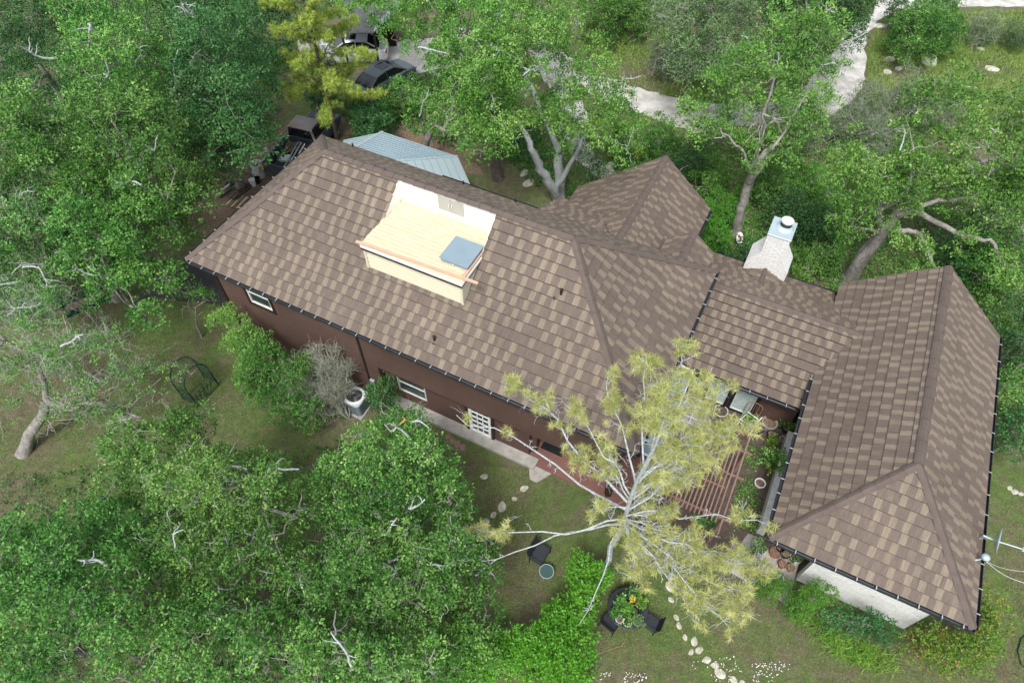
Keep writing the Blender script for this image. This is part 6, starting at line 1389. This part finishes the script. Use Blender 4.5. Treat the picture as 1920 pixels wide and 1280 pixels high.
specks('yellow_blooms', [[(1172, 1136), (1182, 1134), (1182, 1146), (1172, 1148)]], 45, g, 'petal_yellow', 'cluster of yellow blooms on the crowded table', 'flowers', 1.1, 1.25, .022)
chair('black mesh chair at the right of the crowded table', G(1216, 1172, 0), R(-120), 'black', 'gutter', wide=.48)
chair('black mesh chair behind the crowded table', G(1196, 1098, 0), R(10), 'black', 'gutter', wide=.48)
chair('black mesh chair pushed in left of the crowded table', G(1142, 1172, 0), R(140), 'black', 'gutter', wide=.55)
rt = empty('side_table', tuple(G(1024, 1078, 0)), 0, 'small round glass side table alone on the lawn', 'side table')
mb = MB(); mb.lathe([(0, .43), (.24, .43), (.24, .445), (0, .445)], (0, 0, 0), 28); mb.build('tabletop', simple('green_tinted_glass', (.05, .10, .09), .15, .1, spec=.6), rt)
mb = MB(); mb.tube([V3(.25 * math.cos(t * .2618), .25 * math.sin(t * .2618), .44) for t in range(25)], .014, 6, False); mb.build('rim', M['galv'], rt)
for k in range(3): a = k * 2.09; mb = MB(); mb.tube([V3(.2 * math.cos(a), .2 * math.sin(a), .43), V3(.24 * math.cos(a), .24 * math.sin(a), 0)], .012, 6); mb.build('leg', M['galv'], rt)
chair('black reclining lawn chair beside the small side table', G(1012, 1045, 0), R(60), 'black', 'gutter', wide=.7)
mb = MB(); mb.tube([G(1120, 1225, .03), G(1140, 1218, .03), G(1165, 1210, .03), G(1175, 1196, .03)], .012, 6); tag(mb.build('garden_hose', M['oldwood']), 'thin yellowish hose curving on the lawn by the bright hedge', 'hose')
mb = MB(); hp = [(1940, 1180), (1915, 1195), (1908, 1220), (1915, 1245), (1940, 1262)]; mb.tube([G(x, y, .04) for x, y in hp], .02, 6); tag(mb.build('hose_loop', M['black']), 'black hose loop at the lower right edge', 'hose')
# garden ornament near the chimney
og = G(1381, 462, 0); orn = empty('garden_sign', tuple(og), R(20), 'white oval ornament with red and blue marks at the foot of the slender oak', 'ornament')
mb = MB(); mb.lathe([(0, -.015), (.24, -.015), (.24, .015), (0, .015)], (0, 0, 0), 24); o = mb.build('plate', M['white'], orn); o.rotation_euler = (R(60), 0, 0); o.location = (0, 0, .6); o.scale = (.8, 1.25, 1)
mb = MB(); mb.tube([V3(0, .02, 0), V3(0, .02, .6)], .02, 6); mb.build('stake', M['white_dirty'], orn)
for dx, dz, mt_ in ((-.05, .08, 'petal_red'), (.06, .0, 'petal_red'), (.02, -.09, 'paint_dark')):
    mb = MB(); mb.lathe([(0, .019), (.065, .019)], (dx, dz, 0), 12); m_ = mb.build('mark', M[mt_], o)
# ------------------------------------------------------------------ satellite dish, antenna, cables
dq = H(WU1 + .1, 3.15, WZ + .15); sdm = empty('satellite_dish', tuple(dq), 0, 'pale satellite dish seen edge-on at the outer gutter of the right wing', 'satellite dish')
ax_ = (-UU * .93 - VV * .1 + Vector((0, 0, .35))).normalized(); rot = ax_.to_track_quat('Z', 'Y').to_matrix().to_4x4()
mb = MB(); prof = [(r_, .42 * r_ * r_) for r_ in (0, .1, .2, .3, .38, .42)] + [(.43, .42 * .43 * .43 - .01)] + [(r_, .42 * r_ * r_ - .015) for r_ in (.3, .15, 0)]
mb.lathe(prof, (0, 0, 0), 28); o = mb.build('reflector', M['galv'], sdm, smooth=True); o.data.transform(Matrix.Translation(-UU * .35 + Vector((0, 0, .25))) @ rot)
mb = MB(); s0_ = -UU * .35 + Vector((0, 0, .2)); mb.tube([Vector((0, 0, -.1)), Vector((0, 0, .22)), s0_ - ax_ * .02], .035, 8); mb.build('mast', M['galv'], sdm)
mb = MB(); e0 = s0_ + ax_ * .80; mb.tube([s0_ + ax_ * .02, e0], .02, 6); mb.build('feed_arm', M['galv'], sdm)
mb = MB(); mb.box(e0, (.10, .22, .10), HANG + 1.57); mb.build('receiver', M['pvc'], sdm)
dq = H(WU1 + .12, 2.35, WZ + .2); an = empty('roof_antenna', tuple(dq), 0, 'small grey round antenna on the outer gutter below the dish', 'antenna')
mb = MB(); mb.tube([V3(-.25, 0, -.12), V3(0, 0, 0), V3(.12, 0, .18)], .03, 7); mb.build('mast', M['galv'], an)
mb = MB(); mb.lathe([(0, .30), (.09, .28), (.13, .22), (.12, .16), (0, .14)], (.12, 0, 0), 16); mb.build('head', M['galv'], an, smooth=True)
for i, (e, lb) in enumerate((((1990, 1105, 1.6), 'lower thin white cable running from the wing gutter off to the right'), ((1990, 1070, 2.4), 'upper thin white cable running from the wing gutter off to the right'))):
    a = dq + V3(.1, 0, .1 - .05 * i); b_ = G(*e); mb = MB(); mb.tube([a.lerp(b_, t / 10) - V3(0, 0, .5 * math.sin(math.pi * t / 10)) for t in range(11)], .008 - .003 * i, 5); tag(mb.build('cable', M['pvc']), lb, 'cable')
